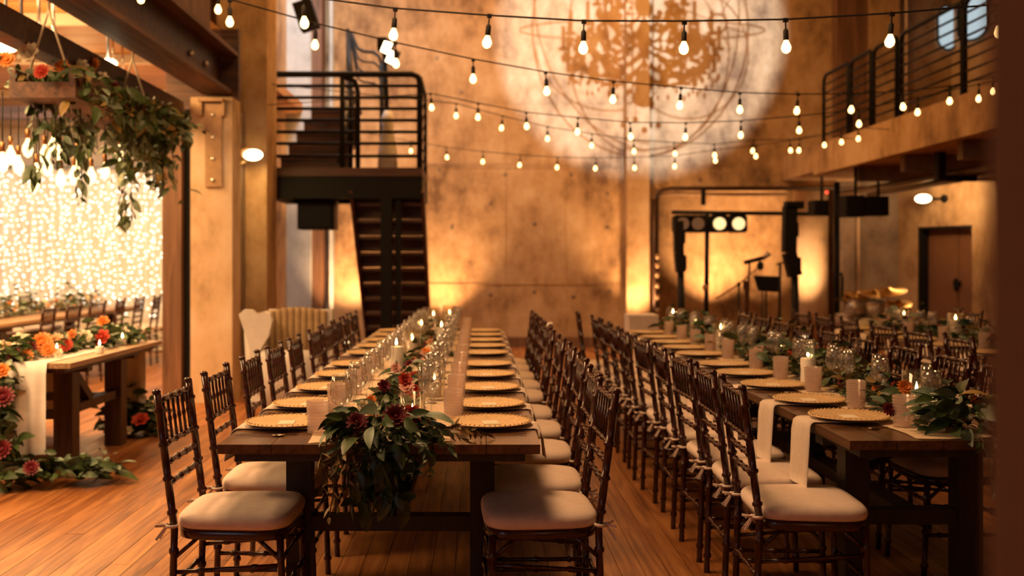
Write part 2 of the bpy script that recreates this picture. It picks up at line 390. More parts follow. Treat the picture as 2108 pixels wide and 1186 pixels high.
# dim red-brown wall panel right of the stage
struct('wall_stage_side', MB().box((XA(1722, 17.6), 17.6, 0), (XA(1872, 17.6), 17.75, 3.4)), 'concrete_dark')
# right wall, angled, with the double door
A = Vector((XA(1868, 17.4), 17.4)); Bp = Vector((XA(1868, 17.4) + 3.4 * .9, 17.4 - 3.4 * 2.4)); D = (Bp - A).normalized(); Nn = Vector((-D.y, D.x))
if Nn.x > 0: Nn = -Nn          # towards the hall
ang = math.atan2(D.y, D.x)
WR = Matrix.Translation((A.x, A.y, 0)) @ Matrix.Rotation(ang, 4, 'Z')   # local x along wall; local y>0 = ?
side = 1 if (WR.to_3x3() @ Vector((0, 1, 0))).xy.dot(Nn) > 0 else -1
def hitwall(px):
    # local x on wall of the ray through px
    d = Vector(((px - CX) / F, 1)); # t*d = A + s*D
    det = d.x * (-D.y) + D.x * d.y
    t = (A.x * (-D.y) + D.x * A.y) / det
    pnt = d * t; return (pnt - A).dot(D), t
s0, Y0 = hitwall(1888); s1, Y1 = hitwall(2001); zd = ZA(468, Y0)
b = MB()
def wbox(mb, a, c): # local with y measured towards the hall
    y0, y1 = sorted((a[1] * side, c[1] * side)); mb.box((a[0], y0, a[2]), (c[0], y1, c[2]), WR)
wbox(b, (-.4, -.3, 0), (s0, 0, 7)); wbox(b, (s0, -.3, zd), (s1, 0, 7)); wbox(b, (s1, -.3, 0), (16, 0, 7))
struct('wall_right', b, 'concrete')
dr = struct('door_1', MB(), 'door') if False else None
d1 = bpy.data.objects.new('door_1', None); C.objects.link(d1); d1['kind'] = 'structure'
mid = (s0 + s1) / 2 + .12
b = MB(); wbox(b, (s0 + .06, -.24, 0.01), (mid - .008, -.19, zd - .05)); part('door_leaf', b, 'door', d1)
b = MB(); wbox(b, (mid + .008, -.24, 0.01), (s1 - .01, -.19, zd - .05)); part('door_leaf', b, 'door', d1)
b = MB(); wbox(b, (s0, -.28, 0), (s0 + .055, -.02, zd)); wbox(b, (s0, -.28, zd - .045), (s1, -.02, zd)); part('door_frame', b, 'black', d1)
b = MB(); wbox(b, (mid - .06, -.19, .98), (mid + .06, -.13, 1.06)); wbox(b, (mid - .02, -.15, .9), (mid + .02, -.11, 1.1)); part('door_handle', b, 'black', d1)
# back corner right closing
struct('ceiling', MB().box((-3.3, -2, 7.0), (14, 17, 7.2)), 'concrete_dark')
struct('wall_front', MB().box((-10, -2.2, 0), (14, -2, 7.2)), 'concrete')
struct('wall_far_right', MB().box((13.5, -2, 0), (13.7, 17, 7.0)), 'concrete')
# left: pier, column, dividing wall
struct('pillar_left', MB().box((XA(446, 11.2), 11.2, 0), (XA(549, 11.2), 11.75, 7.0)), 'concrete')
struct('pillar_front_left', MB().box((XA(392, 9.96), 9.96, 0), (XA(478, 9.96), 10.3, ZA(200, 9.96))), 'concrete_pale')
struct('trim_1', MB().box((-2.62, 10.9, 0), (-2.55, 11.2, 3.0)), 'concrete_dark')
struct('wall_left', MB().box((-3.3, 11.75, 0), (-3.0, 16.5, 7.0)), 'concrete')
struct('wall_left_upper', MB().box((-2.75, -2, 3.56), (-2.62, 10.0, 7.0)), 'post')
# brown timber door post and a black strip painted for the shade in the gap
struct('pillar_timber', MB().box((XA(334, 10.0), 10.0, 0), (XA(373, 10.0), 10.25, ZA(230, 10.0))), 'post')
struct('trim_dark_gap', MB().box((XA(373, 10.1), 10.1, 0), (XA(393, 10.1), 10.3, ZA(225, 10.1))), 'black')
# niche walls behind stair: pilaster with cool light painted in as grey, brown timber strips, pale strip
struct('pillar_niche', MB().box((XA(548, 16.0), 16.0, 0), (XA(640, 16.0), 16.5, 7.0)), 'concrete_cool_lit')
struct('trim_3', MB().box((XA(640, 16.1), 16.1, 0), (XA(662, 16.1), 16.5, 7.0)), 'post')
struct('trim_4', MB().box((XA(678, 16.3), 16.3, 0), (XA(685, 16.3), 16.5, 7.0)), 'concrete_cool_lit')
# hall side upper right details
struct('trim_5', MB().box((XA(1722, 16.3), 16.3, 3.2), (XA(1788, 16.3), 16.5, 7.0)), 'post')
struct('pillar_upper_right', MB().box((XA(1792, 16.2), 16.2, 3.2), (XA(1852, 16.2), 16.5, 7.0)), 'concrete')
# oval windows high in the far right wall
for k, (px, py) in enumerate(((1949, 58), (2009, 36))):
    c = P(px, py, 16.48)
    wn = bpy.data.objects.new('window_%d' % (k + 1), None); C.objects.link(wn); wn.location = c; wn['kind'] = 'structure'
    if k == 1:
        sw, yw = hitwall(px); wn.location = WR @ Vector((sw, side * .02, ZA(py, yw))); wn.rotation_euler[2] = ang; wn.scale = (1.9, 1, 1)
    pts = [(.15 * math.cos(t), .18 * math.sin(t) + (.16 if math.sin(t) > 0 else -.16)) for t in [2 * PI * q / 28 for q in range(28)]]
    rot = Matrix.Rotation(PI / 2, 4, 'X')
    part('pane', MB().prism(pts, -.01, .012, rot), 'pane_day', wn)
    part('window_frame', MB().tube([(x * 1.06, -.03, y * 1.03) for x, y in pts], .018, 6, closed=True), 'black', wn)

# ---- side room on the left
struct('wall_side_back', MB().box((-10, 15.8, 0), (-3.3, 16.0, 4.2)), 'cream_wall')
struct('wall_side_left', MB().box((-10.2, -2, 0), (-10, 16, 4.2)), 'cream_wall')
sb = bpy.data.objects['wall_side_back']
for k in range(7):
    z = 2.9 + k * .14; part('siding_board', MB().box((-9.9, 15.78, z), (-3.35, 15.8, z + .13)), 'cream_wall', sb)
cl = struct('ceiling_side', MB().box((-10, -2, 3.72), (-2.75, 16, 3.85)), 'ceil_wood')
bm_ = {}
for k in range(30):
    y = 2.2 + k * .46; part('ceiling_board', MB().box((-9.9, y + .012, 3.695), (-2.8, y + .448, 3.725)), 'ceil_wood', cl)
for k, Y in enumerate((5.4, 7.5, 9.6, 11.5, 13.85)):
    part('joist', MB().box((-9.9, Y - .05, 3.60), (-2.8, Y + .05, 3.695)), 'cream_wall', cl)
# steel H beam over the opening
bm = thing('steel_beam', 'brown steel H-section beam running over the opening to the side room', 'beam', (0, 0, 0))
part('lower_flange', MB().box((-2.78, 1.0, 3.06), (-2.48, 10.3, 3.10)), 'beam', bm)
part('upper_flange', MB().box((-2.78, 1.0, 3.44), (-2.42, 10.3, 3.48)), 'beam', bm)
part('web', MB().box((-2.66, 1.0, 3.10), (-2.60, 10.3, 3.44)), 'stair_wood', bm)
for Y in (9.2, 9.7): part('bolt', MB().ball((-2.585, Y, 3.25), .03, 8, 5), 'bolt', bm)
struct('beam_timber', MB().box((-3.12, .5, 2.78), (-2.98, 10.05, 2.97)) if False else MB().box((-3.02, .5, 2.76), (-2.86, 9.95, 2.93)), 'stair_wood')
# far timber header in the side room
struct('beam_header', MB().box((-9.9, 14.6, 3.42), (-3.35, 14.8, 3.60)), 'stair_wood')
struct('wall_light_block', MB().box((-2.95, 10.45, 0), (-2.86, 11.75, 3.72)), 'stair_wood')  # added panel that keeps side-room light off the pier
struct('beam_light_block', MB().box((-3.15, 10.32, 2.90), (-2.42, 10.42, 3.72)), 'stair_wood')  # added header blocking side-room light that passes over the column
# bolted bracket plate on the column
bk = thing('column_bracket', 'rusty steel bracket bolted to the pale concrete column under the beam', 'bracket')
yb = 9.96
part('plate', MB().box((XA(424, yb), yb - .03, ZA(385, yb)), (XA(458, yb), yb, ZA(215, yb))), 'bracket', bk)
part('gusset', MB().box((XA(412, yb), yb - .10, ZA(208, yb) - .015), (XA(464, yb), yb, ZA(208, yb) + .015)), 'bracket', bk)
part('gusset', MB().box((XA(412, yb), yb - .05, ZA(240, yb)), (XA(418, yb), yb, ZA(210, yb))), 'bracket', bk)
part('gusset', MB().box((XA(458, yb), yb - .05, ZA(240, yb)), (XA(464, yb), yb, ZA(210, yb))), 'bracket', bk)
for py in (237, 283, 327, 371): p = P(438, py, yb - .035); part('bolt', MB().ball(p, .022, 10, 6, (1, .6, 1)), 'bolt', bk)
# conduit on the pier
cdn = MB().tube([P(478, 110, 10.4), P(485, 180, 10.4), P(490, 188, 10.6), P(492, 300, 10.9)], .018, 8)
tag(part('conduit', cdn, 'concrete_pale', None), 'thin pale conduit running down the pier beside the pale column', 'pipe')

# ------------------------------------------------------------------ balcony on the right
bal = thing('balcony', 'concrete balcony slab with black metal railing on the right side', 'balcony')
XB = 4.9
part('slab', MB().box((XB, 5.2, 2.69), (10.5, 16.5, 3.07)).box((XB + .0, 5.2, 2.64), (XB + .12, 15.0, 2.69)), 'concrete', bal)
uj = MB()
for Y in (6.5, 8, 9.5, 11, 12.5, 14): uj.box((XB + .3, Y, 2.48), (10.2, Y + .12, 2.69))
part('joists', uj, 'concrete_dark', bal)
for x in (5.6, 6.1): part('pipe', MB().tube([(x, 5.5, 2.42), (x, 16.0, 2.42)], .04, 10), 'pipe', bal)
def balrail(ya, yb2, both=True):
    z0 = 3.07; h = .96
    part('rail_frame', MB().tube([(XB + .04, ya, z0), (XB + .04, ya, z0 + h - .1), (XB + .04, ya - .03, z0 + h - .03), (XB + .04, ya - .1, z0 + h), (XB + .04, yb2 + .02, z0 + h), (XB + .04, yb2, z0 + h - .02), (XB + .04, yb2, z0)] , .026, 8), 'black', bal)
    for k in range(1, 8):
        z = z0 + k * .118; part('rail_bar', MB().tube([(XB + .04, ya, z), (XB + .04, yb2, z)], .0125, 6), 'black', bal)
for ya, yb2 in ((14.65, 13.68), (13.58, 12.9), (12.80, 12.1), (11.98, 10.45), (10.40, 8.4), (8.35, 5.4)): balrail(ya, yb2)
# hanging black lamp bracket under balcony
hb = thing('hanging_bracket', 'black angled pipe bracket hanging under the balcony above the wall lamp', 'bracket')
q = P(1935, 345, 12.0)
part('drop_arm', MB().box((q.x - .04, 11.95, q.z - .14), (q.x + .05, 12.05, 2.66)), 'black', hb)
part('cross_arm', MB().bar((q.x - .02, 12, q.z - .12), (q.x + .42, 12, q.z - .13), .06, .07), 'black', hb)
# wall lamp (bright oval) near the door
sl, yl = hitwall(1935); zl = ZA(410, yl)
wl = thing('wall_lamp', 'bright oval lamp on a bracket on the wall above the brown double door', 'lamp')
lp = WR @ Vector((sl, side * .35, zl)); wp = WR @ Vector((sl + .1, side * .02, zl))
part('shade', MB().ball(lp, .11, 12, 8, (1.15, 1, .62)), 'lamp_on', wl)
part('arm', MB().tube([lp, wp], .02, 8), 'black', wl)
part('wall_plate', MB().tube([wp, WR @ Vector((sl + .1, side * .0, zl + .001))], .07, 12), 'black', wl)

# ------------------------------------------------------------------ stair landing
st = thing('stair_landing', 'dark steel and timber stair landing with horizontal-bar railing by the left pier', 'staircase')
YS = 12.0; xl, xr = XA(549, YS), XA(869, YS); zp = ZA(345, YS)
part('platform', MB().box((xl, YS, zp - .10), (xr, 13.3, zp)), 'stair_wood', st)
part('fascia_beam', MB().box((xl, YS + .02, zp - .36), (xr, YS + .14, zp - .10)), 'black', st)
part('fascia_beam', MB().box((xl, 13.1, zp - .36), (xr, 13.25, zp - .10)), 'black', st)
part('side_beam', MB().box((xr - .12, YS + .14, zp - .36), (xr, 13.1, zp - .10)).box((xl, YS + .14, zp - .36), (xl + .12, 13.1, zp - .10)), 'black', st)
part('post', MB().box((XA(783, YS), YS + .02, 0), (XA(806, YS), YS + .16, zp - .36)), 'black', st)
part('post', MB().box((XA(812, YS), YS + .10, 0), (XA(824, YS), YS + .18, zp - .36)), 'black', st)
# front railing
zr = ZA(152, YS)
part('rail_frame', MB().tube([(xl + .02, YS + .03, zr - .05), (xl + .06, YS + .03, zr), (xr - .12, YS + .03, zr), (xr - .05, YS + .03, zr - .03), (xr - .03, YS + .03, zr - .1), (xr - .03, YS + .03, zp)], .036, 10), 'black', st)
for py in (176, 200, 223, 247, 271, 295, 321):
    z = ZA(py, YS); part('rail_bar', MB().tube([(xl, YS + .03, z), (xr - .03, YS + .03, z)], .020, 8), 'black', st)
part('rail_post', MB().tube([(XA(704, YS), YS + .03, zp), (XA(704, YS), YS + .03, zr)], .03, 8), 'black', st)
part('rail_post', MB().tube([(XA(736, YS), YS + .03, zp), (XA(736, YS), YS + .03, zr - .2), (XA(730, YS), YS + .03, zr - .08), (XA(710, YS), YS + .03, zr - .04)], .03, 8), 'black', st)
part('rail_frame', MB().tube([(xr - .03, YS + .03, zr - .1), (xr - .03, YS + .15, zr - .02), (xr - .03, 13.2, zr - .06), (xr - .03, 13.28, zr - .14), (xr - .03, 13.28, zp)], .025, 8), 'black', st)
for k in range(7):
    z = zp + .14 + k * .135; part('rail_bar', MB().tube([(xr - .03, YS + .05, z), (xr - .03, 13.28, z)], .012, 6), 'pipe', st)
# upper flight behind the railing (wide steps rising away)
for k in range(5):
    y0 = 12.75 + k * .27; z0 = zp + k * .19
    xa = xl + .02 + k * .05
    part('tread', MB().box((xa, y0 - .03, z0 + .16), (XA(706, YS) - .01, y0 + .28, z0 + .20)), 'stair_wood', st)
    part('riser', MB().box((xa, y0, z0), (XA(706, YS) - .01, y0 + .03, z0 + .16)), 'stair_wood', st)
# sloping rail of the upper flight, seen end-on
xa = XA(722, 12.3)
p0 = Vector((xa, 12.3, zp + .1)); p1 = Vector((XA(716, 14.6), 14.6, ZA(62, 14.6) - 1.0))
for k in range(9):
    h = k * .125
    part('sloping_rail', MB().tube([p0 + Vector((-.018 * (8 - k), 0, h)), p1 + Vector((.012 * (8 - k), 0, h))], .022 if k < 8 else .030, 8), 'steel' if 2 < k < 8 else 'black', st)
for tt in (0, .5, 1): pp = p0.lerp(p1, tt); part('rail_post', MB().tube([pp - Vector((0, 0, .1)), pp + Vector((0, 0, 1.0))], .026, 8), 'black', st)
# curved return rails right of it
for k in range(4):
    dz = -k * .135
    part('curved_rail', MB().tube([P(722, 66 + k * 6, 13.9), P(737, 100, 13.7) + Vector((0, 0, dz)), P(748, 106, 13.6) + Vector((0, 0, dz)), P(770, 108, 13.5) + Vector((0, 0, dz)), P(781, 117, 13.4) + Vector((0, 0, dz)), P(785, 132, 13.3) + Vector((0, 0, dz))], .022 if k == 0 else .014, 6), 'black', st)
part('rail_post', MB().tube([P(786, 130, 13.25), (XA(786, 13.25), 13.25, zp)], .03, 8), 'black', st)
# flight going down, away from the camera: seen from below
nst = 12
for k in range(nst):
    t = (k + .5) / nst; y = 12.15 + t * 2.0; z = (zp - .12) * (1 - t)
    part('tread', MB().box((-1.50, y - .14, z - .02), (-.66, y + .14, z + .02), None), 'stair_wood', st)
    part('riser', MB().box((-1.49, y + .11, z - .17), (-.67, y + .135, z - .02)), 'stair_wood', st)
sm = MB()
for x in (-1.50, -.66): sm.bar((x, 12.1, zp - .2), (x, 14.2, .02), .035, .26, (0, 1, .8))
part('stringer', sm, 'stair_wood', st)
# black speaker under landing
sp = thing('hanging_speaker', 'black box loudspeaker hanging under the stair landing', 'speaker')
part('cabinet', MB().box((XA(612, 12.3), 12.3, ZA(472, 12.3)), (XA(684, 12.3), 12.7, zp - .365)), 'black_soft', sp)
part('grille', MB().box((XA(616, 12.3), 12.285, ZA(468, 12.3)), (XA(680, 12.3), 12.3, zp - .39)), 'black', sp)
part('bracket', MB().box((XA(686, 12.3), 12.35, ZA(472, 12.3)), (XA(692, 12.3), 12.5, zp - .36)), 'pipe', sp)
part('hanger', MB().box((XA(640, 12.3), 12.4, zp - .46), (XA(655, 12.3), 12.5, zp - .36)), 'pipe', sp)
# hanging black fixture at top left and twin spot
hf = thing('hanging_fixture', 'black stage light fixture hanging at the top left before the pale wall', 'light fixture')
q = P(630, 50, 13.0)
part('housing', MB().bar(P(622, 5, 13), P(640, 60, 13), .22, .24), 'black_soft', hf)
part('yoke', MB().tube([P(624, 10, 13), (q.x, 13, 6.98)], .02, 8), 'black', hf)
ts = thing('twin_spotlight', 'pair of lit square spotlights on a black pole above the stair railing', 'spotlight')
part('pole', MB().tube([P(790, 90, 13.0), P(796, 200, 13.0), (XA(796, 13), 13.0, zp)], .03, 8), 'black', ts)
for px, py in ((796, 97), (806, 118)):
    c = P(px, py, 12.9)
    m = Matrix.Translation(c) @ Euler((.3, .45, .0)).to_matrix().to_4x4()
    h = put('lamp_head', MB().box((-.07, 0, -.09), (.07, .12, .09), m).mesh('lamp_head', M['black']), ts)
    put('lens', MB().box((-.05, -.02, -.075), (.05, 0, .075), m).mesh('lens', M['lamp_on']), h)
part('lamp_housing', MB().box((XA(776, 13), 13.0, ZA(100, 13)), (XA(796, 13), 13.2, ZA(76, 13))), 'black', ts)
# speaker/white lamp figure on landing
tb_ = thing('draped_stand', 'pale draped stand on the landing behind the railing', 'stand', (XA(798, 13.0), 13.0, zp))
part('drape', MB().lathe([(.13, 0), (.12, .3), (.07, .6), (.09, .7), (.04, .82)], 12), 'white_fabric', tb_)
part('pole', MB().tube([(0, 0, .8), (0, 0, 1.0)], .015, 6), 'black', tb_)
# left flood lamp on the pier (bright)
fl2 = thing('flood_lamp', 'bright caged flood lamp on the pier beside the pale column', 'lamp')
part('lamp_body', MB().tube([P(497, 316, 10.9), P(508, 317, 10.85)], [.05, .07], 12), 'bracket', fl2)
part('lens', MB().ball(P(521, 319, 10.8), .06, 12, 8, (1.7, 1, 1)), 'lamp_on', fl2)
part('arm', MB().tube([P(492, 340, 11.0), P(505, 330, 10.9)], .02, 8), 'concrete_pale', fl2)
# uplights
for i, (x, y) in enumerate(UP):
    lab = ['black floor uplight at the far wall right of the stair', 'black floor uplight at the middle of the far wall', 'black floor uplight at the foot of the pilaster', 'black floor uplight behind the stair flight',
           'black floor uplight on stage left of the mic stand', 'black floor uplight beside the round stage column', 'black floor uplight on stage between the speakers'][i]
    u = thing('uplight', lab, 'uplight', (x, y, 0), 0, 'floor uplights')
    part('base', MB().box((-.07, -.07, 0), (.07, .07, .02)), 'black', u)
    part('housing', MB().lathe([(.06, .02), (.065, .13)], 14, caps=True), 'black', u)
    part('lens', MB().lathe([(.05, .13), (.05, .134)], 14), 'lamp_on', u)

# ------------------------------------------------------------------ stage pipes, speakers, stands
pf = thing('pipe_frame', 'brown pipe framing the stage opening along top and left side', 'pipe')
zz = ZA(388, 16.3)
part('upper_pipe', MB().tube([P(1352, 640, 16.3), P(1352, 420, 16.3), P(1354, 400, 16.3), P(1362, 391, 16.3), P(1380, 388, 16.3), (XA(1850, 16.3), 16.3, zz)], .035, 10), 'pipe', pf)
part('lower_pipe', MB().tube([(xo0 + .1, 16.35, zz - .09), (XA(1620, 16.35), 16.35, zz - .09)], .025, 8), 'bracket', pf)
part('outer_pipe', MB().tube([P(1347, 690, 16.2), P(1347, 410, 16.2)], .04, 10), 'pipe', pf)
part('hanger', MB().box((XA(1445, 16.2), 16.2, ZA(422, 16.2)), (XA(1453, 16.2), 16.28, zz)), 'black', pf)
for k, py in enumerate((528, 546, 566, 588, 612, 640)): part('valve', MB().ball(P(1352, py, 16.2), .05, 8, 6), 'bracket', pf)
tr = thing('lighting_truss', 'black stage pipe on stands holding four square lamps', 'truss')
YT = 15.2
part('crossbar', MB().tube([P(1383, 437, YT), P(1706, 441, YT)], .03, 8), 'black', tr)
part('pole', MB().tube([P(1456, 437, YT), (XA(1453, YT), YT, 0)], .035, 8), 'black', tr)
part('clamp', MB().ball(P(1453, 592, YT), .055, 8, 6), 'bracket', tr)
part('base', MB().lathe([(.28, 0), (.24, .05), (.05, .3)], 14, (XA(1453, YT), YT, 0)), 'black', tr)
for px, g in ((1403, 'par_dim'), (1434, 'par_dim'), (1478, 'par_glow'), (1517, 'par_glow')):
    c = P(px, 461, YT)
    f = put('lamp_head', MB().prism([(.10, .13), (-.10, .13), (-.13, .10), (-.13, -.10), (-.10, -.13), (.10, -.13), (.13, -.10), (.13, .10)], -.1, .1, Matrix.Rotation(PI / 2, 4, 'X')).mesh('lamp_head', M['black']), tr, c)
    put('lens', MB().lathe([(.092, 0), (.092, .012)], 18, (0, 0, 0), Matrix.Translation((0, -.1, 0)) @ Matrix.Rotation(PI / 2, 4, 'X')).mesh('lens', M[g]), f)
def column_speaker(name, label, pts, Y, w_, base_px):
    t = thing(name, label, 'speaker')
    mb = MB()
    for (a, b2) in zip(pts, pts[1:]): mb.bar(P(*a, Y), P(*b2, Y), w_, .16, (0, 1, 0))
    part('cabinet', mb, 'black_soft', t)
    for kk, (a, b2) in enumerate(zip(pts, pts[1:])):
        mm = P((a[0] + b2[0]) / 2, (a[1] + b2[1]) / 2, Y)
        part('side_ear', MB().box((mm.x + w_ / 2 - .005, Y - .05, mm.z - .1), (mm.x + w_ / 2 + .03, Y + .05, mm.z + .1)), 'black', t)
    e = P(*pts[-1], Y)
    part('pole', MB().tube([e, (e.x + .02, Y, .02)], .05, 10), 'black', t)
    part('base', MB().lathe([(.25, 0), (.25, .03), (.06, .06)], 14, (e.x + .02, Y, 0)), 'black', t)
column_speaker('line_speaker', 'tall black curved column loudspeaker on a pole at centre stage', [(1626, 425), (1624, 520), (1636, 568)], 14.2, .17, 0)
part('top_box', MB().box((XA(1617, 14.2), 14.12, ZA(430, 14.2)), (XA(1652, 14.2), 14.3, ZA(415, 14.2))), 'black_soft', bpy.data.objects['line_speaker'])
column_speaker('line_speaker', 'smaller black column loudspeaker at the left end of the stage pipe', [(1396, 455), (1397, 520), (1401, 560)], 14.9, .13, 0)
t = thing('black_pole', 'tall black pole stand at the right edge of the stage opening', 'pole')
part('pole', MB().tube([(XA(1722, 14.8), 14.8, 0), P(1723, 375, 14.8)], .042, 10), 'black', t)
part('hook', MB().tube([P(1724, 568, 14.75), P(1732, 562, 14.75), P(1734, 575, 14.75), P(1733, 620, 14.75)], .02, 8), 'black', t)
part('base', MB().lathe([(.3, 0), (.3, .03), (.05, .06)], 14, (XA(1722, 14.8), 14.8, 0)), 'black', t)
def hang_box(label, x0, x1, y0, y1, Y, led=False):
    t = thing('stage_monitor', label, 'speaker', group='hanging black boxes')
    part('cabinet', MB().box((XA(x0, Y), Y, ZA(y1, Y)), (XA(x1, Y), Y + .3, ZA(y0, Y))), 'black_soft', t)
    part('grille', MB().box((XA(x0 + 3, Y), Y - .012, ZA(y1 - 3, Y)), (XA(x1 - 3, Y), Y, ZA(y0 + 3, Y))), 'black', t)
    part('hanger', MB().tube([P((x0 + x1) / 2, y0, Y + .1), (XA((x0 + x1) / 2, Y + .1), Y + .1, 2.69 if x0 > 1700 else 2.6)], .02, 8), 'black', t)
    if led: part('led', MB().ball(P(x1 - 4, y0 - 16, Y), .02, 8, 6), 'led_red', t)
hang_box('small black box hanging beside the tall column loudspeaker with red light above', 1677, 1706, 412, 443, 14.6, True)
hang_box('left of two wide black boxes hanging under the balcony by the stage', 1742, 1780, 402, 446, 14.0)
hang_box('right of two wide black boxes hanging under the balcony by the stage', 1786, 1830, 404, 444, 14.0)
# mic stands
ms = thing('microphone_stand', 'black boom microphone stand with long slanting arm on stage', 'mic stand')
YM = 14.6
part('pole', MB().tube([(XA(1521, YM), YM, 0), P(1521, 585, YM)], .014, 6), 'black', ms)
part('boom', MB().tube([P(1474, 615, YM), P(1521, 585, YM), P(1562, 550, YM)], .012, 6), 'pipe', ms)
part('microphone', MB().ball(P(1565, 547, YM), .05, 8, 6, (1, 1, 1.4)), 'black', ms)
part('clutch', MB().ball(P(1521, 585, YM), .03, 8, 6), 'black', ms)
part('base', MB().lathe([(.2, 0), (.2, .02), (.03, .05)], 12, (XA(1521, YM), YM, 0)), 'black', ms)
ms = thing('microphone_stand', 'black upright microphone stand with a tilted mic beside the music stand', 'mic stand')
part('pole', MB().tube([(XA(1543, YM), YM + .2, 0), P(1543, 540, YM + .2)], .016, 6), 'black', ms)
part('boom', MB().tube([P(1532, 541, YM + .2), P(1575, 530, YM + .2)], .03, 8), 'black', ms)
part('microphone', MB().tube([P(1572, 531, YM + .2), P(1583, 521, YM + .2)], [.03, .045], 8), 'drum', ms)
part('base', MB().lathe([(.2, 0), (.2, .02), (.03, .05)], 12, (XA(1543, YM), YM + .2, 0)), 'black', ms)
ms = thing('microphone_stand', 'black microphone stand just left of the tall column loudspeaker', 'mic stand')
part('pole', MB().tube([(XA(1603, YM), YM, 0), P(1606, 545, YM)], .02, 6), 'black', ms)
part('boom', MB().tube([P(1598, 545, YM), P(1620, 538, YM)], .015, 6), 'black', ms)
part('base', MB().lathe([(.2, 0), (.2, .02), (.03, .05)], 12, (XA(1603, YM), YM, 0)), 'black', ms)
mu = thing('music_stand', 'black music stand with wide desk between the microphones', 'music stand')
Y = 14.3
part('desk', MB().prism([(XA(1551, Y), ZA(567, Y)), (XA(1604, Y), ZA(569, Y)), (XA(1602, Y), ZA(602, Y)), (XA(1561, Y), ZA(599, Y))], -Y - .015, -Y + .0, Matrix.Rotation(PI / 2, 4, 'X')), 'black', mu)
part('pole', MB().tube([(XA(1577, Y), Y + .03, 0), P(1577, 590, Y + .03)], .016, 6), 'black', mu)
part('pole', MB().tube([(XA(1568, Y), Y + .03, 0), P(1570, 590, Y + .03)], .012, 6), 'black', mu)
part('base', MB().lathe([(.22, 0), (.22, .02), (.03, .05)], 12, (XA(1577, Y), Y + .03, 0)), 'black', mu)
# guitar / fan-like cream round item
gt = thing('guitar', 'cream electric guitar resting on a stand behind the mic stand', 'guitar', (XA(1535, 14.8), 14.8, .12))
gp = [(.15 * math.cos(a) * (1 if math.sin(a) < 0 else .75), .19 * math.sin(a) * 1.15) for a in [2 * PI * k / 22 for k in range(22)]]
part('body', MB().prism(gp, -.03, .03, Matrix.Translation((0, 0, .3)) @ Matrix.Rotation(PI / 2, 4, 'X')), 'cream_wall', gt)
part('neck', MB().box((-.025, -.05, .45), (.025, -.02, .85)), 'stair_wood', gt)
part('headstock', MB().box((-.045, -.05, .85), (.045, -.02, .98)), 'stair_wood', gt)
part('stand', MB().tube([(-.15, -.1, -.12), (0, -.04, .15), (.15, -.1, -.12)], .012, 6).tube([(0, .15, -.12), (0, 0, .3)], .012, 6), 'black', gt)
# drum kit
dk = thing('drum_kit', 'drum kit with brass cymbals on stands at the right of the stage', 'drum kit')
YD = 14.6
def drum(px, py, r, h, ax='X'):
    c = P(px, py, YD); m = Matrix.Translation(c) @ Matrix.Rotation(PI / 2 if ax == 'X' else R.uniform(-.3, .3), 4, 'X')
    d = put('drum', MB().lathe([(r, -h / 2), (r, h / 2)], 20, (0, 0, 0), m).mesh('drum', M['drum']), dk)
    put('drum_head', MB().lathe([(r * .95, h / 2), (r * .95, h / 2 + .008)], 20, (0, 0, 0), m).mesh('drum_head', M['skin_drum']), d)
    put('rim', MB().lathe([(r * 1.03, h / 2 - .02), (r * 1.03, h / 2 + .012)], 20, (0, 0, 0), m, False).mesh('rim', M['bolt']), d)
drum(1775, 690, .27, .4); drum(1762, 632, .16, .2, 'Z'); drum(1795, 635, .17, .2, 'Z'); drum(1832, 668, .2, .34, 'Z'); drum(1745, 660, .17, .16, 'Z')
for px, py, r in ((1762, 607, .22), (1800, 604, .2), (1828, 600, .26), (1850, 625, .18), (1742, 615, .16)):
    c = P(px, py, YD + R.uniform(-.3, .3)); m = Matrix.Translation(c) @ Euler((R.uniform(.15, .4), R.uniform(-.3, .3), 0)).to_matrix().to_4x4()
    cmb = put('cymbal', MB().lathe([(r, 0), (r * .3, .02), (.03, .05), (.01, .055)], 22, (0, 0, 0), m, False).mesh('cymbal', M['cymbal']), dk)
    part('cymbal_stand', MB().tube([c, (c.x, c.y, 0)], .014, 6), 'bolt', dk)
for k in range(6):
    a, b2 = P(R.uniform(1745, 1840), R.uniform(610, 650), YD), P(R.uniform(1745, 1840), R.uniform(620, 680), YD)
    part('hardware_arm', MB().tube([a, b2], .014, 6), 'bolt', dk)
# conduits on the walls
for i, (px, Y, z0, z1, lab) in enumerate(((1767, 17.55, .3, 3.4, 'thin vertical conduit on the brown wall beside the stage'), (1863, 17.5, .3, 3.3, 'thin vertical conduit left of the double door'), (1866, 16.15, 3.3, 7, 'thin vertical conduit on the upper right wall'))):
    tag(part('conduit', MB().tube([(XA(px, Y), Y, z0), (XA(px, Y), Y, z1)], .022, 8), 'concrete_pale', None), lab, 'pipe')

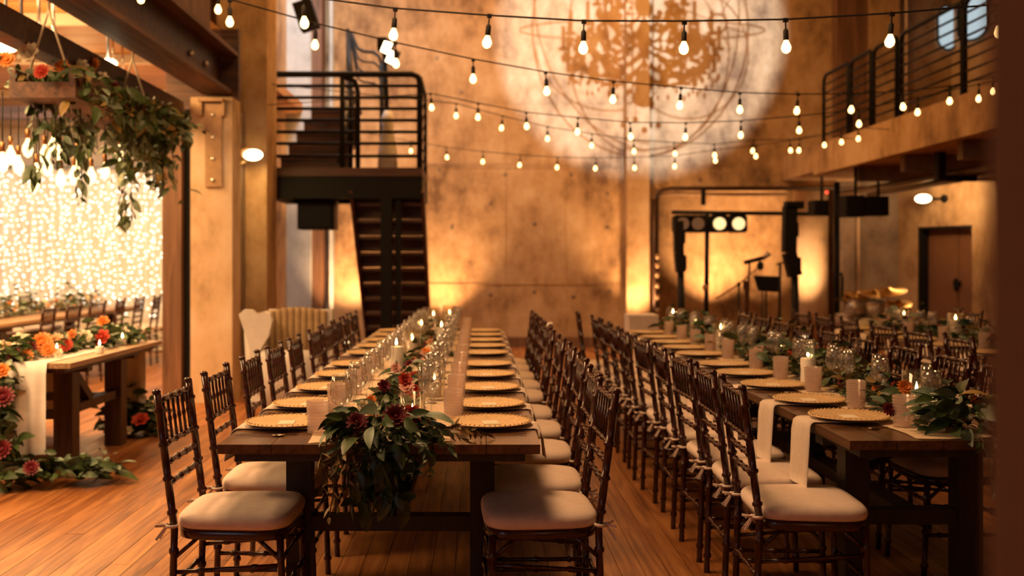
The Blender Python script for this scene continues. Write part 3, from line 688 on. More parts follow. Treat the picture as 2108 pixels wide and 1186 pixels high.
# ================================================================== picture projector
pj = thing('picture_projector', 'black projector under the ceiling throwing a chandelier pattern', 'projector', PROJ)
part('housing', MB().box((-.12, -.5, -.14), (.12, -.03, .14)), 'black', pj)
part('mount', MB().tube([(0, -.25, .14), (0, -.25, .8)], .025, 8), 'black', pj)
GD = .6    # distance of the pattern from the lamp, along Y
kk = GD / (WALLY - PROJ.y)
pat = MB()
def wq(px, py):  # photo pixel on the far wall -> local point on the pattern plate
    wpt = P(px, py, WALLY); d = (wpt - PROJ) * kk; return Vector((d.x, d.y, d.z))
def line(pts, wpx=3.0, closed=False):
    pat.tube([wq(*p) for p in pts], wpx / F * WALLY * kk / 2, 4, True, closed)
def ell(cx, cyy, a, b3, rot=0, wpx=3.0, n=60, t0=0, t1=2 * PI):
    pts = []
    for k in range(n + 1):
        t = t0 + (t1 - t0) * k / n; x = a * math.cos(t); y = b3 * math.sin(t)
        pts.append((cx + x * math.cos(rot) - y * math.sin(rot), cyy + x * math.sin(rot) + y * math.cos(rot)))
    line(pts, wpx)
def blob(px, py, rx, ry, n=8):
    c = wq(px, py); s = 1 / F * WALLY * kk
    v = [c + Vector((rx * s * math.cos(2 * PI * k / n), 0, ry * s * math.sin(2 * PI * k / n))) for k in range(n)]
    pat.add([tuple(p) for p in v], [tuple(range(n))])
ell(1318, 60, 222, 262, 0, 3.5); ell(1345, 60, 175, 262, .12, 3.2); ell(1300, 50, 190, 265, -.35, 3)
ell(1322, 62, 252, 22, 0, 3.2); ell(1240, 110, 140, 115, .35, 3, 60, .3, 2.8); ell(1415, 110, 125, 135, -.1, 3, 60, -.9, 2.6)
ell(1477, 48, 19, 19, 0, 5)
for a in (.4, 1.2, 2.0, 3.6, 4.3, 5.1): line([(1477 + 20 * math.cos(a), 48 + 20 * math.sin(a)), (1477 + 75 * math.cos(a), 48 + 60 * math.sin(a))], 2.5)
RR = random.Random(3)
# stem, candles, arms, crystal drops
for x in (1296, 1320, 1344): line([(x, -60), (x, 205)], 7 if x == 1320 else 4)
blob(1321, 214, 27, 20, 14); blob(1321, 280, 7, 7, 10); blob(1321, 180, 20, 26, 12); blob(1321, 90, 16, 40, 12); blob(1321, 20, 22, 26, 12)
for x in (1283, 1302, 1338, 1355): line([(x, 215), (x, 252)], 2); blob(x, 258, 6, 7, 8)
for sgn in (-1, 1):
    for rx, yy in ((160, 132), (130, 150), (100, 120), (145, 100), (70, 145), (110, 80), (60, 60), (90, 40)):
        pts = [(1320 + sgn * rx * t, yy + 34 * math.sin(PI * t * 1.15) - 8) for t in [q / 12 for q in range(13)]]
        line(pts, 7)
        ex = 1320 + sgn * rx; ey = pts[-1][1]
        blob(ex, ey - 8, 12, 5, 8); line([(ex, ey - 10), (ex, ey - 55)], 8); blob(ex, ey + 12, 5, 9, 8)
        for q in range(3): blob(ex - sgn * (8 + q * 12), ey + 16 + RR.random() * 12, 4, 8 + RR.random() * 4, 6)
for k in range(330):
    sg = RR.choice((-1, 1)); x = 1320 + sg * RR.triangular(12, 165, 70)
    lim = 165 - abs(x - 1320) * .12
    y = RR.uniform(72 if abs(x - 1320) > 90 else 0, lim + 20); blob(x, y, RR.uniform(3, 8), RR.uniform(4, 10), RR.choice((5, 6, 8)))
for k in range(46):
    x = 1320 + RR.uniform(-160, 160); blob(x, RR.uniform(165, 205), 3.2, RR.uniform(5, 10), 6)
for x, y0, y1 in ((1246, 5, 80), (1272, -20, 90), (1393, 5, 80), (1436, 40, 110), (1470, 80, 150), (1170, 75, 150), (1196, 75, 130)): line([(x, y0), (x, y1)], 8)
part('pattern_plate', pat, 'black', pj)

# ================================================================== chairs (front = local +Y)
def bamboo(p, q, r, n):
    pts = []; rs = []; p = Vector(p); q = Vector(q)
    for k in range(n):
        for dt, rr in ((.0, 1.0), (.42, .94), (.46, 1.32), (.54, 1.32), (.58, .94)):
            pts.append(p.lerp(q, (k + dt) / n)); rs.append(r * rr)
    pts.append(q); rs.append(r); return pts, rs
def make_chair():
    t = thing('chiavari_chair', '', 'chair')
    def bt(name, p, q, r, n=3, seg=8, parent=t):
        pts, rs = bamboo(p, q, r, n); return part(name, MB().tube(pts, rs, seg), 'chair_wood', parent)
    for sx in (-1, 1):
        a = bamboo((sx * .175, -.205, 0), (sx * .180, -.190, .45), .0135, 3); b = bamboo((sx * .180, -.190, .45), (sx * .183, -.250, .92), .0145, 4)
        mb = MB().tube(a[0] + b[0][1:], a[1] + b[1][1:], 8).ball((sx * .183, -.252, .926), .017, 8, 5, (1, 1, .7))
        part('rear_leg', mb, 'chair_wood', t)
        bt('front_leg', (sx * .195, .195, 0), (sx * .192, .18, .43), .0135, 3)
        bt('side_stretcher', (sx * .192, .19, .20), (sx * .178, -.2, .20), .009, 3, 6)
        bt('side_stretcher', (sx * .192, .185, .33), (sx * .178, -.195, .30), .008, 2, 6)
        part('brace', MB().tube([(sx * .19, .18, .35), (sx * .186, .10, .42)], .008, 6), 'chair_wood', t); part('brace', MB().tube([(sx * .18, -.19, .35), (sx * .184, -.11, .42)], .008, 6), 'chair_wood', t)
    bt('front_stretcher', (-.194, .192, .24), (.194, .192, .24), .009, 3, 6); bt('front_stretcher', (-.193, .186, .35), (.193, .186, .35), .008, 2, 6)
    bt('rear_stretcher', (-.177, -.2, .25), (.177, -.2, .25), .009, 3, 6)
    def yb(z): return -.190 - .060 * (z - .45) / .47
    for z in (.895, .745, .68, .61): bt('back_rail', (-.18, yb(z), z), (.18, yb(z), z), .0105, 4, 6)
    for k in range(6):
        x = -.135 + k * .054; bt('spindle', (x, yb(.745), .745), (x, yb(.895), .895), .006, 1, 6)
    def outline(g, n=32):
        o = []
        for k in range(n):
            a = 2 * PI * k / n; c, s_ = math.cos(a), math.sin(a)
            e = .42; x = math.copysign(abs(c) ** e, c); y = math.copysign(abs(s_) ** e, s_)
            wy = .205 if y > 0 else .192; o.append((x * (.205 + .012 * y) * g, y * wy * g + .0))
        return o
    def ring(g, z): return [(x, y, z) for x, y in outline(g)]
    part('seat', MB().rings([ring(.96, .415), ring(1.0, .42), ring(1.0, .445), ring(.97, .45)]), 'chair_wood', t)
    cu = part('cushion', MB().rings([ring(.95, .45), ring(1.01, .456), ring(1.03, .470), ring(1.02, .486), ring(.96, .499), ring(.80, .507), ring(.4, .510)]), 'cushion', t)
    for sx in (-1, 1):
        x = sx * .182; y = -.197
        mb = MB().tube([(x + .018 * math.cos(a), y + .018 * math.sin(a), .463) for a in [2 * PI * k / 10 for k in range(10)]], .006, 6, closed=True)
        for dx, dz, ln in ((.022, -.045, 1), (-.018, -.05, 1), (.032, .006, 1), (-.028, .0, 1)):
            mb.bar((x, y - .018, .463), (x + dx * ln, y - .05, .463 + dz), .009, .0025, (1, 0, 0))
        mb.ball((x, y - .02, .463), .010, 6, 5)
        put('tie', mb.mesh('tie', M['cushion']), cu)
    return t
def chair(x, y, rz, label, group):
    return spawn('chair', make_chair, x, y, 0, rz, label, group)
RT = -PI / 2   # faces +X
LF = PI / 2    # faces -X
GC = 'mahogany chiavari chairs along the centre table'
YL = [3.73, 4.32, 4.98, 5.56, 6.16, 6.88, 7.46, 8.02, 8.58, 9.1]
YR = [3.74, 4.24, 4.88, 5.50, 6.10, 6.85, 7.43, 8.0, 8.58, 9.1]
for i, y in enumerate(YL): chair(-.865 + R.uniform(-.012, .012), y, RT + R.uniform(-.05, .05) + (-.05 if i == 0 else 0), 'dark mahogany spindle-back chair, %s from front, left side of centre table' % ORD[i], GC)
for i, y in enumerate(YR): chair(.245 + (-.03, -.02, 0, 0, 0)[min(i, 4)] + R.uniform(-.012, .012), y, LF + R.uniform(-.05, .05), 'dark mahogany spindle-back chair, %s from front, right side of centre table' % ORD[i], GC)
GC2 = 'mahogany chiavari chairs along the right table'
for i, y in enumerate([3.85, 4.36, 4.88, 5.45, 6.02, 6.62, 7.2, 7.78, 8.36]): chair(1.205 + R.uniform(-.01, .01), y, RT + R.uniform(-.05, .05), 'dark mahogany spindle-back chair, %s from front, aisle side of right table' % ORD[i], GC2)
chair(1.12, 8.95, RT - .05, 'dark chair pulled out from the far end of the right table', GC2)
for i, y in enumerate([4.5, 5.0, 5.55, 6.15, 6.75, 7.3, 7.85, 8.4, 9.0]): chair(2.11 + R.uniform(-.01, .01), y + .1, LF + R.uniform(-.06, .06), 'dark spindle-back chair, %s from front, far side of right table' % ORD[i], GC2)
GC3 = 'mahogany chairs along the third table behind'
for i, y in enumerate([6.25, 6.85, 7.45, 8.1, 8.7, 9.3]): chair(3.18, y, RT + R.uniform(-.08, .08), 'dark spindle-back chair, %s from front, near side of third table' % ORD[i], GC3)
for i, y in enumerate([8.0, 8.7, 9.4]): chair(4.28, y, LF + R.uniform(-.08, .08), 'dark spindle-back chair, %s from front, wall side of third table' % ORD[i], GC3)
GC4 = 'chairs at the long table in the side room'
for i, y in enumerate([10.3, 10.9, 11.6, 12.3, 13.0, 13.7, 14.3]): chair(-4.55 - (i == 0) * .02, y, LF + R.uniform(-.12, .12), 'brown chair with cream cushion, %s from front, right of side-room table' % ORD[i], GC4)
for i, y in enumerate([11.2, 11.9, 12.6, 13.3, 14.0]): chair(-5.95, y, RT + R.uniform(-.12, .12), 'brown chair, %s from front, left of side-room table' % ORD[i], GC4)

# ================================================================== tables
TZ = .75
def table(name, label, x0, x1, y0, y1, lx, ly, top='table_top', leg='table_dark', nb=6, lw=.095, side_brace=False):
    t = thing(name, label, 'table')
    wv = (x1 - x0) / nb
    for k in range(nb):
        part('tabletop_board', MB().box((x0 + k * wv + (.001 if k else 0), y0, TZ - .033), (x0 + (k + 1) * wv - (.0015 if k < nb - 1 else 0), y1, TZ - R.uniform(0, .0006))), top, t)
    part('apron', MB().box((x0 + .05, y0 + .04, TZ - .066), (x1 - .05, y0 + .07, TZ - .033)).box((x0 + .05, y1 - .07, TZ - .066), (x1 - .05, y1 - .04, TZ - .033))
         .box((x0 + .05, y0 + .07, TZ - .066), (x0 + .08, y1 - .07, TZ - .033)).box((x1 - .08, y0 + .07, TZ - .066), (x1 - .05, y1 - .07, TZ - .033)), leg, t)
    for yy in ly:
        part('bearer', MB().box((x0 + .06, yy - .045, TZ - .10), (x1 - .06, yy + .045, TZ - .034)), leg, t)
        for xx in lx: part('leg', MB().box((xx - lw / 2, yy - lw / 2, 0), (xx + lw / 2, yy + lw / 2, TZ - .10)), leg, t)
        part('cross_rail', MB().box((lx[0] + lw / 2, yy - .035, .335), (lx[1] - lw / 2, yy + .035, .392)), leg, t)
    xc = (lx[0] + lx[1]) / 2
    if side_brace:
        for xx in lx:
            part('side_rail', MB().box((xx - .035, ly[0] + lw / 2, .36), (xx + .035, ly[1] - lw / 2, .42)), leg, t)
            part('diagonal_brace', MB().bar((xx, ly[0] + .05, .66), (xx, ly[0] + .38, .42), .06, .06), leg, t)
    else:
        part('centre_beam', MB().box((xc - .045, ly[0] + .035, .335), (xc + .045, ly[1] - .035, .392)), leg, t)
        part('diagonal_brace', MB().bar((xc, ly[0] + .04, .66), (xc, ly[0] + .75, .38), .07, .06), leg, t)
        part('diagonal_brace', MB().bar((xc, ly[1] - .04, .66), (xc, ly[1] - .75, .38), .07, .06), leg, t)
    return t
MX0, MX1, MY0 = -.898, .212, 3.52
table('farm_table', 'near dark wood farm table of the centre row with greenery spilling off its end', MX0, MX1, MY0, 6.49, (-.695, .015), (4.0, 5.95))
table('farm_table', 'far dark wood farm table of the centre row, joined behind the near one', MX0, MX1, 6.50, 9.46, (-.695, .015), (6.95, 9.0))
RX0, RX1, RY0 = 1.304, 2.13, 3.595
table('farm_table', 'near dark wood farm table of the right row with hanging pink napkins', RX0, RX1, RY0, 6.49, (1.50, 1.95), (4.1, 5.95), nb=5)
table('farm_table', 'far dark wood farm table of the right row near the stage', RX0, RX1, 6.50, 9.4, (1.50, 1.95), (6.95, 8.9), nb=5)
T3 = (3.30, 4.12, 5.9, 9.7)
table('farm_table', 'third long farm table far right behind two rows of chairs', *T3, (3.5, 3.92), (6.5, 9.2), nb=5)
table('sweetheart_table', 'pale-topped wooden head table with floral garland in the side room', -3.95, -2.52, 6.32, 8.15, (-3.75, -2.735), (6.80, 7.72), top='sweet_wood', leg='sweet_leg', nb=8, lw=.125, side_brace=True)
table('side_room_table', 'long pale wooden guest table in the side room before the light curtain', -5.75, -4.78, 10.0, 14.5, (-5.55, -4.98), (10.6, 13.9), top='sweet_wood', leg='sweet_leg', nb=5, lw=.11, side_brace=True)

# ================================================================== tableware
def ribbed(r0, r1, h, n=10):
    o = [(r0 * .9, 0)]
    for k in range(n):
        t0 = k / n; r = r0 + (r1 - r0) * t0
        o += [(r + .0022, h * (t0 + .02 + .02 / n)), (r + .0030, h * (t0 + .5 / n)), (r - .0002, h * (t0 + .96 / n))]
    o += [(r1, h), (r1 - .003, h - .001), (r0 - .004, .012), (.001, .010)]
    return o
def mk_plate():
    t = thing('charger_plate', '', 'plate')
    part('plate', MB().lathe([(.055, 0), (.10, .004), (.155, .013), (.158, .016), (.154, .018), (.115, .0095), (.10, .0075), (.001, .0075)], 40, caps=False), 'plate', t)
    # beaded rim
    mb = MB()
    for k in range(48): a = 2 * PI * k / 48; mb.ball((.149 * math.cos(a), .149 * math.sin(a), .0185), .0042, 5, 3)
    put('beaded_rim', mb.mesh('beaded_rim', M['plate']), t)
    return t
def mk_card():
    mb = MB().box((-.045, -.03, .0080), (.045, .03, .0095)); return tag(part('name_card', mb, 'card', None), '', 'card')
def mk_tumbler():
    return tag(part('pink_tumbler', MB().lathe(ribbed(.036, .040, .118), 24, caps=False), 'pink_glass', None), '', 'glass')
def mk_wine():
    pr = [(.001, .003), (.034, .001), (.035, .0025), (.006, .007), (.0035, .02), (.0035, .085), (.008, .095), (.026, .108), (.038, .130), (.041, .150), (.038, .18), (.032, .215), (.0315, .215), (.037, .18), (.040, .150), (.037, .131), (.025, .110), (.001, .100)]
    return tag(part('wine_glass', MB().lathe(pr, 24, caps=False), 'clear_glass', None), '', 'glass')
def mk_flute():
    pr = [(.001, .003), (.028, .001), (.029, .0025), (.005, .007), (.003, .02), (.003, .08), (.012, .095), (.021, .13), (.0225, .17), (.020, .225), (.0195, .225), (.0215, .17), (.020, .131), (.001, .1)]
    return tag(part('champagne_flute', MB().lathe(pr, 20, caps=False), 'clear_glass', None), '', 'glass')
def mk_knife():
    mb = MB().box((-.004, -.105, 0), (.004, -.01, .0035)); pts = [(-.009, -.01), (.006, -.01), (.009, .05), (.005, .105), (-.004, .11), (-.009, .05)]
    mb.prism(pts, .0008, .0022); return tag(part('knife', mb, 'silver', None), '', 'knife')
def mk_fork():
    mb = MB().bar((0, -.1, .004), (0, .035, .003), .006, .003).prism([(-.011, .035), (.011, .035), (.012, .06), (-.012, .06)], .002, .0045)
    for k in range(4): x = -.010 + k * .0067; mb.bar((x, .058, .0035), (x, .1, .006), .0028, .0022)
    return tag(part('fork', mb, 'silver', None), '', 'fork')
def mk_spoon():
    mb = MB().bar((0, -.1, .004), (0, .04, .0035), .006, .003); mb.ball((0, .062, .004), .017, 10, 6, (1, 1.5, .22))
    return tag(part('spoon', mb, 'silver', None), '', 'spoon')
def mk_napkin(drop):
    def f():
        # local +Y toward the table centre, edge of table at y = -.17
        path = [(.10, .0025), (-.02, .0022), (-.13, .0025), (-.165, .003), (-.180, -.001), (-.187, -.012)]
        n = 6
        for k in range(1, n + 1): path.append((-.190 - .002 * k, -.012 - drop * k / n))
        th = .0035; vs = []; fs = []; W = 5
        for i, (y, z) in enumerate(path):
            hang = max(0, i - 5) / n; hw = .085 + .03 * min(1, max(0, i - 3) / 3)
            for q in range(W):
                x = -hw + 2 * hw * q / (W - 1) + .010 * hang; off = .006 * math.sin(q * 2.1) * hang
                vs.append((x, y - off - hang * .001, z)); 
            for q in range(W):
                x = -hw + 2 * hw * q / (W - 1) + .010 * hang; off = .006 * math.sin(q * 2.1) * hang
                if i < 5: vs.append((x, y, z + th * .8))
                else: vs.append((x, y - off - th, z + (.002 if i == 5 else 0)))
        S = 2 * W
        for i in range(len(path) - 1):
            for q in range(W - 1):
                fs.append((i * S + q, i * S + q + 1, (i + 1) * S + q + 1, (i + 1) * S + q))
                fs.append((i * S + W + q, (i + 1) * S + W + q, (i + 1) * S + W + q + 1, i * S + W + q + 1))
            fs.append((i * S, (i + 1) * S, (i + 1) * S + W, i * S + W)); fs.append((i * S + W - 1, i * S + S - 1, (i + 1) * S + S - 1, (i + 1) * S + W - 1))
        m = len(path) - 1
        for i in (0, m):
            for q in range(W - 1): fs.append((i * S + q, i * S + W + q, i * S + W + q + 1, i * S + q + 1))
        mb = MB(); mb.add(vs, fs, True)
        return tag(part('napkin', mb, 'napkin', None), '', 'napkin')
    return f
def setting(px_, py_, rz, i, where, tname, drop=.24, full=True, napkin=True):
    o = ORD[i]; c, s = math.cos(rz), math.sin(rz)
    def loc(x, y): return px_ + x * c - y * s, py_ + x * s + y * c
    zt_ = TZ
    near_, w2 = o, where
    if napkin:
        x, y = loc(0, 0); spawn('napkin%.2f' % drop, mk_napkin(drop), x, y, zt_ + .0006, rz, 'pale napkin hanging over the edge under the %s plate, %s' % (near_, w2), 'napkins on the ' + tname)
    x, y = loc(0, 0)
    spawn('plate', mk_plate, x, y, zt_ + .0065, rz + R.random(), 'round gold charger plate, %s from front, %s' % (near_, w2), 'charger plates on the ' + tname)
    x, y = loc(.17, .145); spawn('tumbler', mk_tumbler, x, y, zt_ + .0035, 0, 'ribbed pink tumbler by the %s plate, %s' % (near_, w2), 'pink tumblers on the ' + tname)
    x, y = loc(.205, .235); spawn('wine', mk_wine, x, y, zt_ + .0035, 0, 'stemmed clear wine glass by the %s plate, %s' % (near_, w2), 'wine glasses on the ' + tname)
    if full:
        x, y = loc(0, 0); spawn('card', mk_card, x, y, zt_ + .0065, rz + R.uniform(-.15, .15), 'small cream card lying on the %s plate, %s' % (near_, w2), 'name cards on the ' + tname)
        x, y = loc(.105, .26); spawn('flute', mk_flute, x, y, zt_ + .0035, 0, 'slim champagne flute by the %s plate, %s' % (near_, w2), 'champagne flutes on the ' + tname)
        x, y = loc(.190, -.03); spawn('knife', mk_knife, x, y, zt_ + .001, rz + R.uniform(-.05, .05), 'knife right of the %s plate, %s' % (near_, w2), 'knives on the ' + tname)
        x, y = loc(.222, -.05); spawn('spoon', mk_spoon, x, y, zt_ + .001, rz + R.uniform(-.04, .04), 'spoon beside the knife at the %s plate, %s' % (near_, w2), 'spoons on the ' + tname)
        x, y = loc(-.192, -.03); spawn('fork', mk_fork, x, y, zt_ + .001, rz + R.uniform(-.12, .12), 'fork left of the %s plate, %s' % (near_, w2), 'forks on the ' + tname)
YP = [3.91, 4.42, 4.99, 5.57, 6.13, 6.88, 7.44, 7.98, 8.54, 9.08]
for i, y in enumerate(YP):
    setting(-.732, y, RT, i, 'left side, centre table', 'centre table', drop=.10)
    setting(.046, y, LF, i, 'right side, centre table', 'centre table', drop=.10)
for i, y in enumerate([4.06, 4.55, 5.11, 5.64, 6.13, 6.80, 7.30, 7.79, 8.3, 8.85]):
    setting(1.470, y, RT, i, 'aisle side, right table', 'right table', drop=.24)
for i, y in enumerate([4.6, 5.15, 5.7, 6.25, 6.85, 7.4, 7.95, 8.5, 9.0]):
    setting(1.964, y, LF, i, 'far side, right table', 'right table', drop=.10, full=(i < 4))
for i, y in enumerate([6.3, 6.9, 7.5, 8.15, 8.8, 9.35]):
    setting(3.48, y, RT, i, 'near side, third table', 'third table', full=False, drop=.10)
    setting(3.94, y, LF, i, 'wall side, third table', 'third table', full=False, drop=.10)

# runners
def runner(x0, x1, y0, y1, label, ends=0):
    mb = MB(); n = 60; W = 6; vs = []; fs = []
    for k in range(n + 1):
        t = k / n; y = y0 + (y1 - y0) * t
        for q in range(W + 1):
            u = q / W; x = x0 + (x1 - x0) * u + (R.uniform(-.012, .012) if q in (0, W) else 0)
            yy = y + (R.uniform(-.03, .03) if k in (0, n) else 0)
            vs.append((x, yy, TZ + .0012 + .0012 * math.sin(k * .7 + q) ** 2))
    for k in range(n):
        for q in range(W): a = k * (W + 1) + q; fs.append((a, a + 1, a + W + 2, a + W + 1))
    return tag(part('table_runner', mb.add(vs, fs, True), 'runner', None), label, 'runner')
runner(-.60, -.10, 3.56, 9.40, 'ragged tan cloth runner down the middle of the centre table')
runner(1.55, 1.90, 3.64, 9.35, 'ragged tan cloth runner down the middle of the right table')
runner(3.56, 3.86, 5.95, 9.6, 'tan cloth runner down the middle of the third table')
# sweetheart table runner hanging at both ends
def hanging_cloth(x0, x1, label, ya, yb_, za, zb, mat='sheer', name='table_runner'):
    pts = [(ya - .012, za)] + [(ya - .012, za + (TZ + .004 - za) * k / 8) for k in range(1, 8)] + [(ya - .008, TZ + .004), (ya + .01, TZ + .004), (yb_ - .01, TZ + .004), (yb_ + .008, TZ + .004)] + [(yb_ + .012, TZ - (TZ - zb) * k / 8) for k in range(1, 9)]
    mb = MB(); vs = []; fs = []; W = 24
    for k, (y, z) in enumerate(pts):
        flat = abs(z - TZ) < .02
        for q in range(W + 1):
            u = q / W; a = 0 if flat else .012 * math.sin(u * 19 + (k > 12)) * min(1, (TZ - z) * 4)
            vs.append((x0 + (x1 - x0) * u, y + (-a - (.012 if not flat else 0) if k < 9 else a + (.012 if not flat else 0)), z))
    for k in range(len(pts) - 1):
        for q in range(W): a = k * (W + 1) + q; fs.append((a, a + 1, a + W + 2, a + W + 1))
    return tag(part(name, mb.add(vs, fs, True), mat, None), label, 'runner')
hanging_cloth(-2.96, -2.66, 'sheer pale runner draped over the head table, hanging at both ends', 6.32, 8.15, .19, .12, 'white_fabric')
hanging_cloth(-3.75, -3.2, 'wider pale cloth draped over the left part of the head table', 6.32, 8.15, .25, .12, 'white_fabric')

# ================================================================== candles
def candle(x, y, r, h, label, group, hur=None, z=TZ + .004):
    t = thing('pillar_candle', label, 'candle', (x, y, z), 0, group)
    part('wax', MB().lathe([(r * .97, 0), (r, .005), (r, h - .004), (r * .96, h), (r * .3, h - .004), (.001, h - .005)], 20, caps=False), 'wax', t)
    part('wick', MB().tube([(0, 0, h - .005), (.001, 0, h + .010)], .0012, 5), 'black', t)
    part('flame', MB().lathe([(.0005, h + .006), (.006, h + .014), (.0065, h + .020), (.003, h + .034), (.0005, h + .044)], 10, caps=False), 'flame', t)
    if hur:
        g = thing('hurricane_glass', 'clear hurricane glass around the ' + label.split(',')[-1].strip(), 'vase', (x, y, z - .002), 0, group + ' - glass')
        R_, H_ = hur; part('glass', MB().lathe([(R_, 0), (R_, H_), (R_ - .003, H_), (R_ - .003, .003), (.001, .003)], 24, caps=False), 'pane_glass', g)
GCn = 'candles on the centre table'
candle(-.445, 5.55, .040, .165, 'tall white pillar candle standing in the greenery of the centre table', GCn)
candle(-.245, 3.80, .030, .055, 'low glowing candle at the near end of the centre table', GCn, (.047, .14))
candle(-.205, 4.75, .032, .07, 'low candle near the second gold plate, centre table', GCn, (.05, .16))
for i, (x, y, h) in enumerate(((-.42, 6.5, .12), (-.26, 7.2, .16), (-.44, 7.9, .13), (-.24, 8.5, .18), (-.4, 9.1, .14))):
    candle(x, y, .036, h, 'white candle, %s along the far half of the centre table' % ORD[i], GCn, (.055, h + .08))
for i, (x, y, r, h, hu) in enumerate(((1.72, 4.02, .036, .11, (.055, .2)), (1.69, 5.25, .038, .13, None), (1.80, 6.1, .034, .1, (.05, .17)), (1.68, 7.1, .036, .15, (.052, .2)), (1.74, 8.2, .036, .12, (.052, .18)), (1.72, 9.05, .036, .16, None))):
    candle(x, y, r, h, 'white candle, %s from the front along the right table' % ORD[i], 'candles on the right table', hu)
candle(1.70, 3.80, .03, .05, 'small glowing candle at the very front of the right table', 'candles on the right table', (.045, .12))
for i, (x, y, h) in enumerate(((3.72, 6.6, .2), (3.68, 7.9, .17), (3.74, 9.0, .15))):
    candle(x, y, .04, h, 'white candle, %s from the front along the third table' % ORD[i], 'candles on the third table', (.06, h + .06))
GS = 'small candles on the head table'
for i, (px, py) in enumerate(((205, 722), (117, 730), (252, 705), (150, 712))):
    Y = 1328 / (py + 6 - 538); candle(XA(px, Y), Y, .028, .045, ['votive candle beside the red dahlia', 'votive candle among the orange flowers', 'votive candle near the right corner', 'votive candle behind the orange flowers'][i] + ' on the head table', GS)

# ================================================================== foliage and flowers
def leafmesh(l, w_, curl, seg=5):
    vs = []; fs = []
    for k in range(seg + 1):
        t = k / seg; hw = w_ / 2 * math.sin(PI * min(1, t * .92 + .06)) ** .8; z = -curl * l * t * t
        vs += [(-hw, t * l, z + hw * .35), (0, t * l, z), (hw, t * l, z + hw * .35)]
    for k in range(seg):
        a = k * 3; fs += [(a, a + 1, a + 4, a + 3), (a + 1, a + 2, a + 5, a + 4)]
    return vs, fs
LV = [leafmesh(.085, .042, .25), leafmesh(.065, .034, .1), leafmesh(.11, .052, .4)]
LS = [leafmesh(.042, .013, .15, 3), leafmesh(.034, .016, .2, 3), leafmesh(.05, .010, .1, 3)]
LM = {}
def leaf_me(kind, i, mat):
    k = (kind, i, mat)
    if k not in LM:
        vs, fs = (LV if kind == 'L' else LS)[i]; mb = MB(); mb.add(vs, fs, True); LM[k] = mb.mesh('leaf', M[mat])
    return LM[k]
def dir_mat(p, d, rr, s=1.0):
    d = Vector(d).normalized(); q = d.to_track_quat('Y', 'Z').to_matrix().to_4x4() @ Matrix.Rotation(rr.uniform(-1.4, 1.4), 4, 'Y')
    return Matrix.Translation(p) @ q @ Matrix.Diagonal((s, s, s, 1))
def stuff_leaves(mb, p, d, rr, kind='S', s=1.0):
    vs, fs = rr.choice(LV if kind == 'L' else LS); mb.add(vs, fs, True, dir_mat(p, d, rr, s))
FM = {}
def flower_me(col, kind):
    k = (col, kind)
    if k in FM: return FM[k]
    mb = MB(); rr = random.Random(hash(kind) % 7 + 1)
    rings_ = {'dahlia': ((9, .10, 1.5), (12, .4, 1.3), (14, .75, 1.0), (14, 1.1, .75)), 'rose': ((4, .05, 1.3), (5, .35, 1.2), (6, .7, 1.05), (7, 1.05, .9))}[kind]
    for ri, (n, tilt, s) in enumerate(rings_):
        for q in range(n):
            a = 2 * PI * q / n + ri * .4
            l = (.55 + .15 * ri); w_ = (.36 if kind == 'dahlia' else .75) * (.7 + .12 * ri)
            vs = []; fs = []
            for kx in range(4):
                t = kx / 3; hw = w_ / 2 * (math.sin(PI * (t * .8 + .1)) ** .6); 
                el = PI / 2 - tilt * (.5 + .6 * t); y = l * t * math.cos(el) + .05; z = l * t * math.sin(el)
                vs += [(-hw, y, z + .02), (0, y + .05 * (1 if kind == 'rose' else 0), z - .02), (hw, y, z + .02)]
            for kx in range(3): b0 = kx * 3; fs += [(b0, b0 + 1, b0 + 4, b0 + 3), (b0 + 1, b0 + 2, b0 + 5, b0 + 4)]
            mb.add(vs, fs, True, Matrix.Rotation(a, 4, 'Z'))
    mb.ball((0, 0, .25), .3, 8, 6)
    FM[k] = mb.mesh('flower', FL[col]); return FM[k]
def flower(parent, p, r, col, kind='dahlia', up=(0, -.6, .8)):
    q = Vector(up).normalized().to_track_quat('Z', 'Y').to_euler()
    return put('flower', flower_me(col, kind), parent, p, q, r)
G = random.Random(11)
# --- front bouquet spilling off the centre table
gd = thing('cascading_garland', 'leafy garland with burgundy dahlias spilling over the near end of the centre table', 'garland')
def zone_leaf(p, d, kind, mat, s): put('leaf', leaf_me(kind, G.randrange(3), mat), gd, *([p, dir_mat(p, d, G).to_euler()]), scale=s)
cen = Vector((-.34, 3.60, .80))
for k in range(70):   # large leaves
    a = G.uniform(0, 2 * PI); r = G.uniform(.02, .145)
    p = cen + Vector((r * math.cos(a) * 1.1, r * math.sin(a) * .9 - .02, G.uniform(-.02, .06) - max(0, r - .12) * .6))
    if p.y < 3.51: p.z -= (3.51 - p.y) * 1.4
    d = Vector((math.cos(a), math.sin(a) - .5, G.uniform(-.6, .5)))
    zone_leaf(p, d, 'L', G.choice(('leaf', 'leaf', 'leaf_pale')), G.uniform(.6, 1.05))
for k in range(46):   # hanging down in front
    t = G.random(); p = Vector((-.335 + G.gauss(0, .075) * (1 - t * .4), 3.475 + G.uniform(-.03, .02), .78 - t * .22))
    zone_leaf(p, (G.uniform(-.5, .5), -.4, -1), 'L', 'leaf', G.uniform(.6, 1.0))
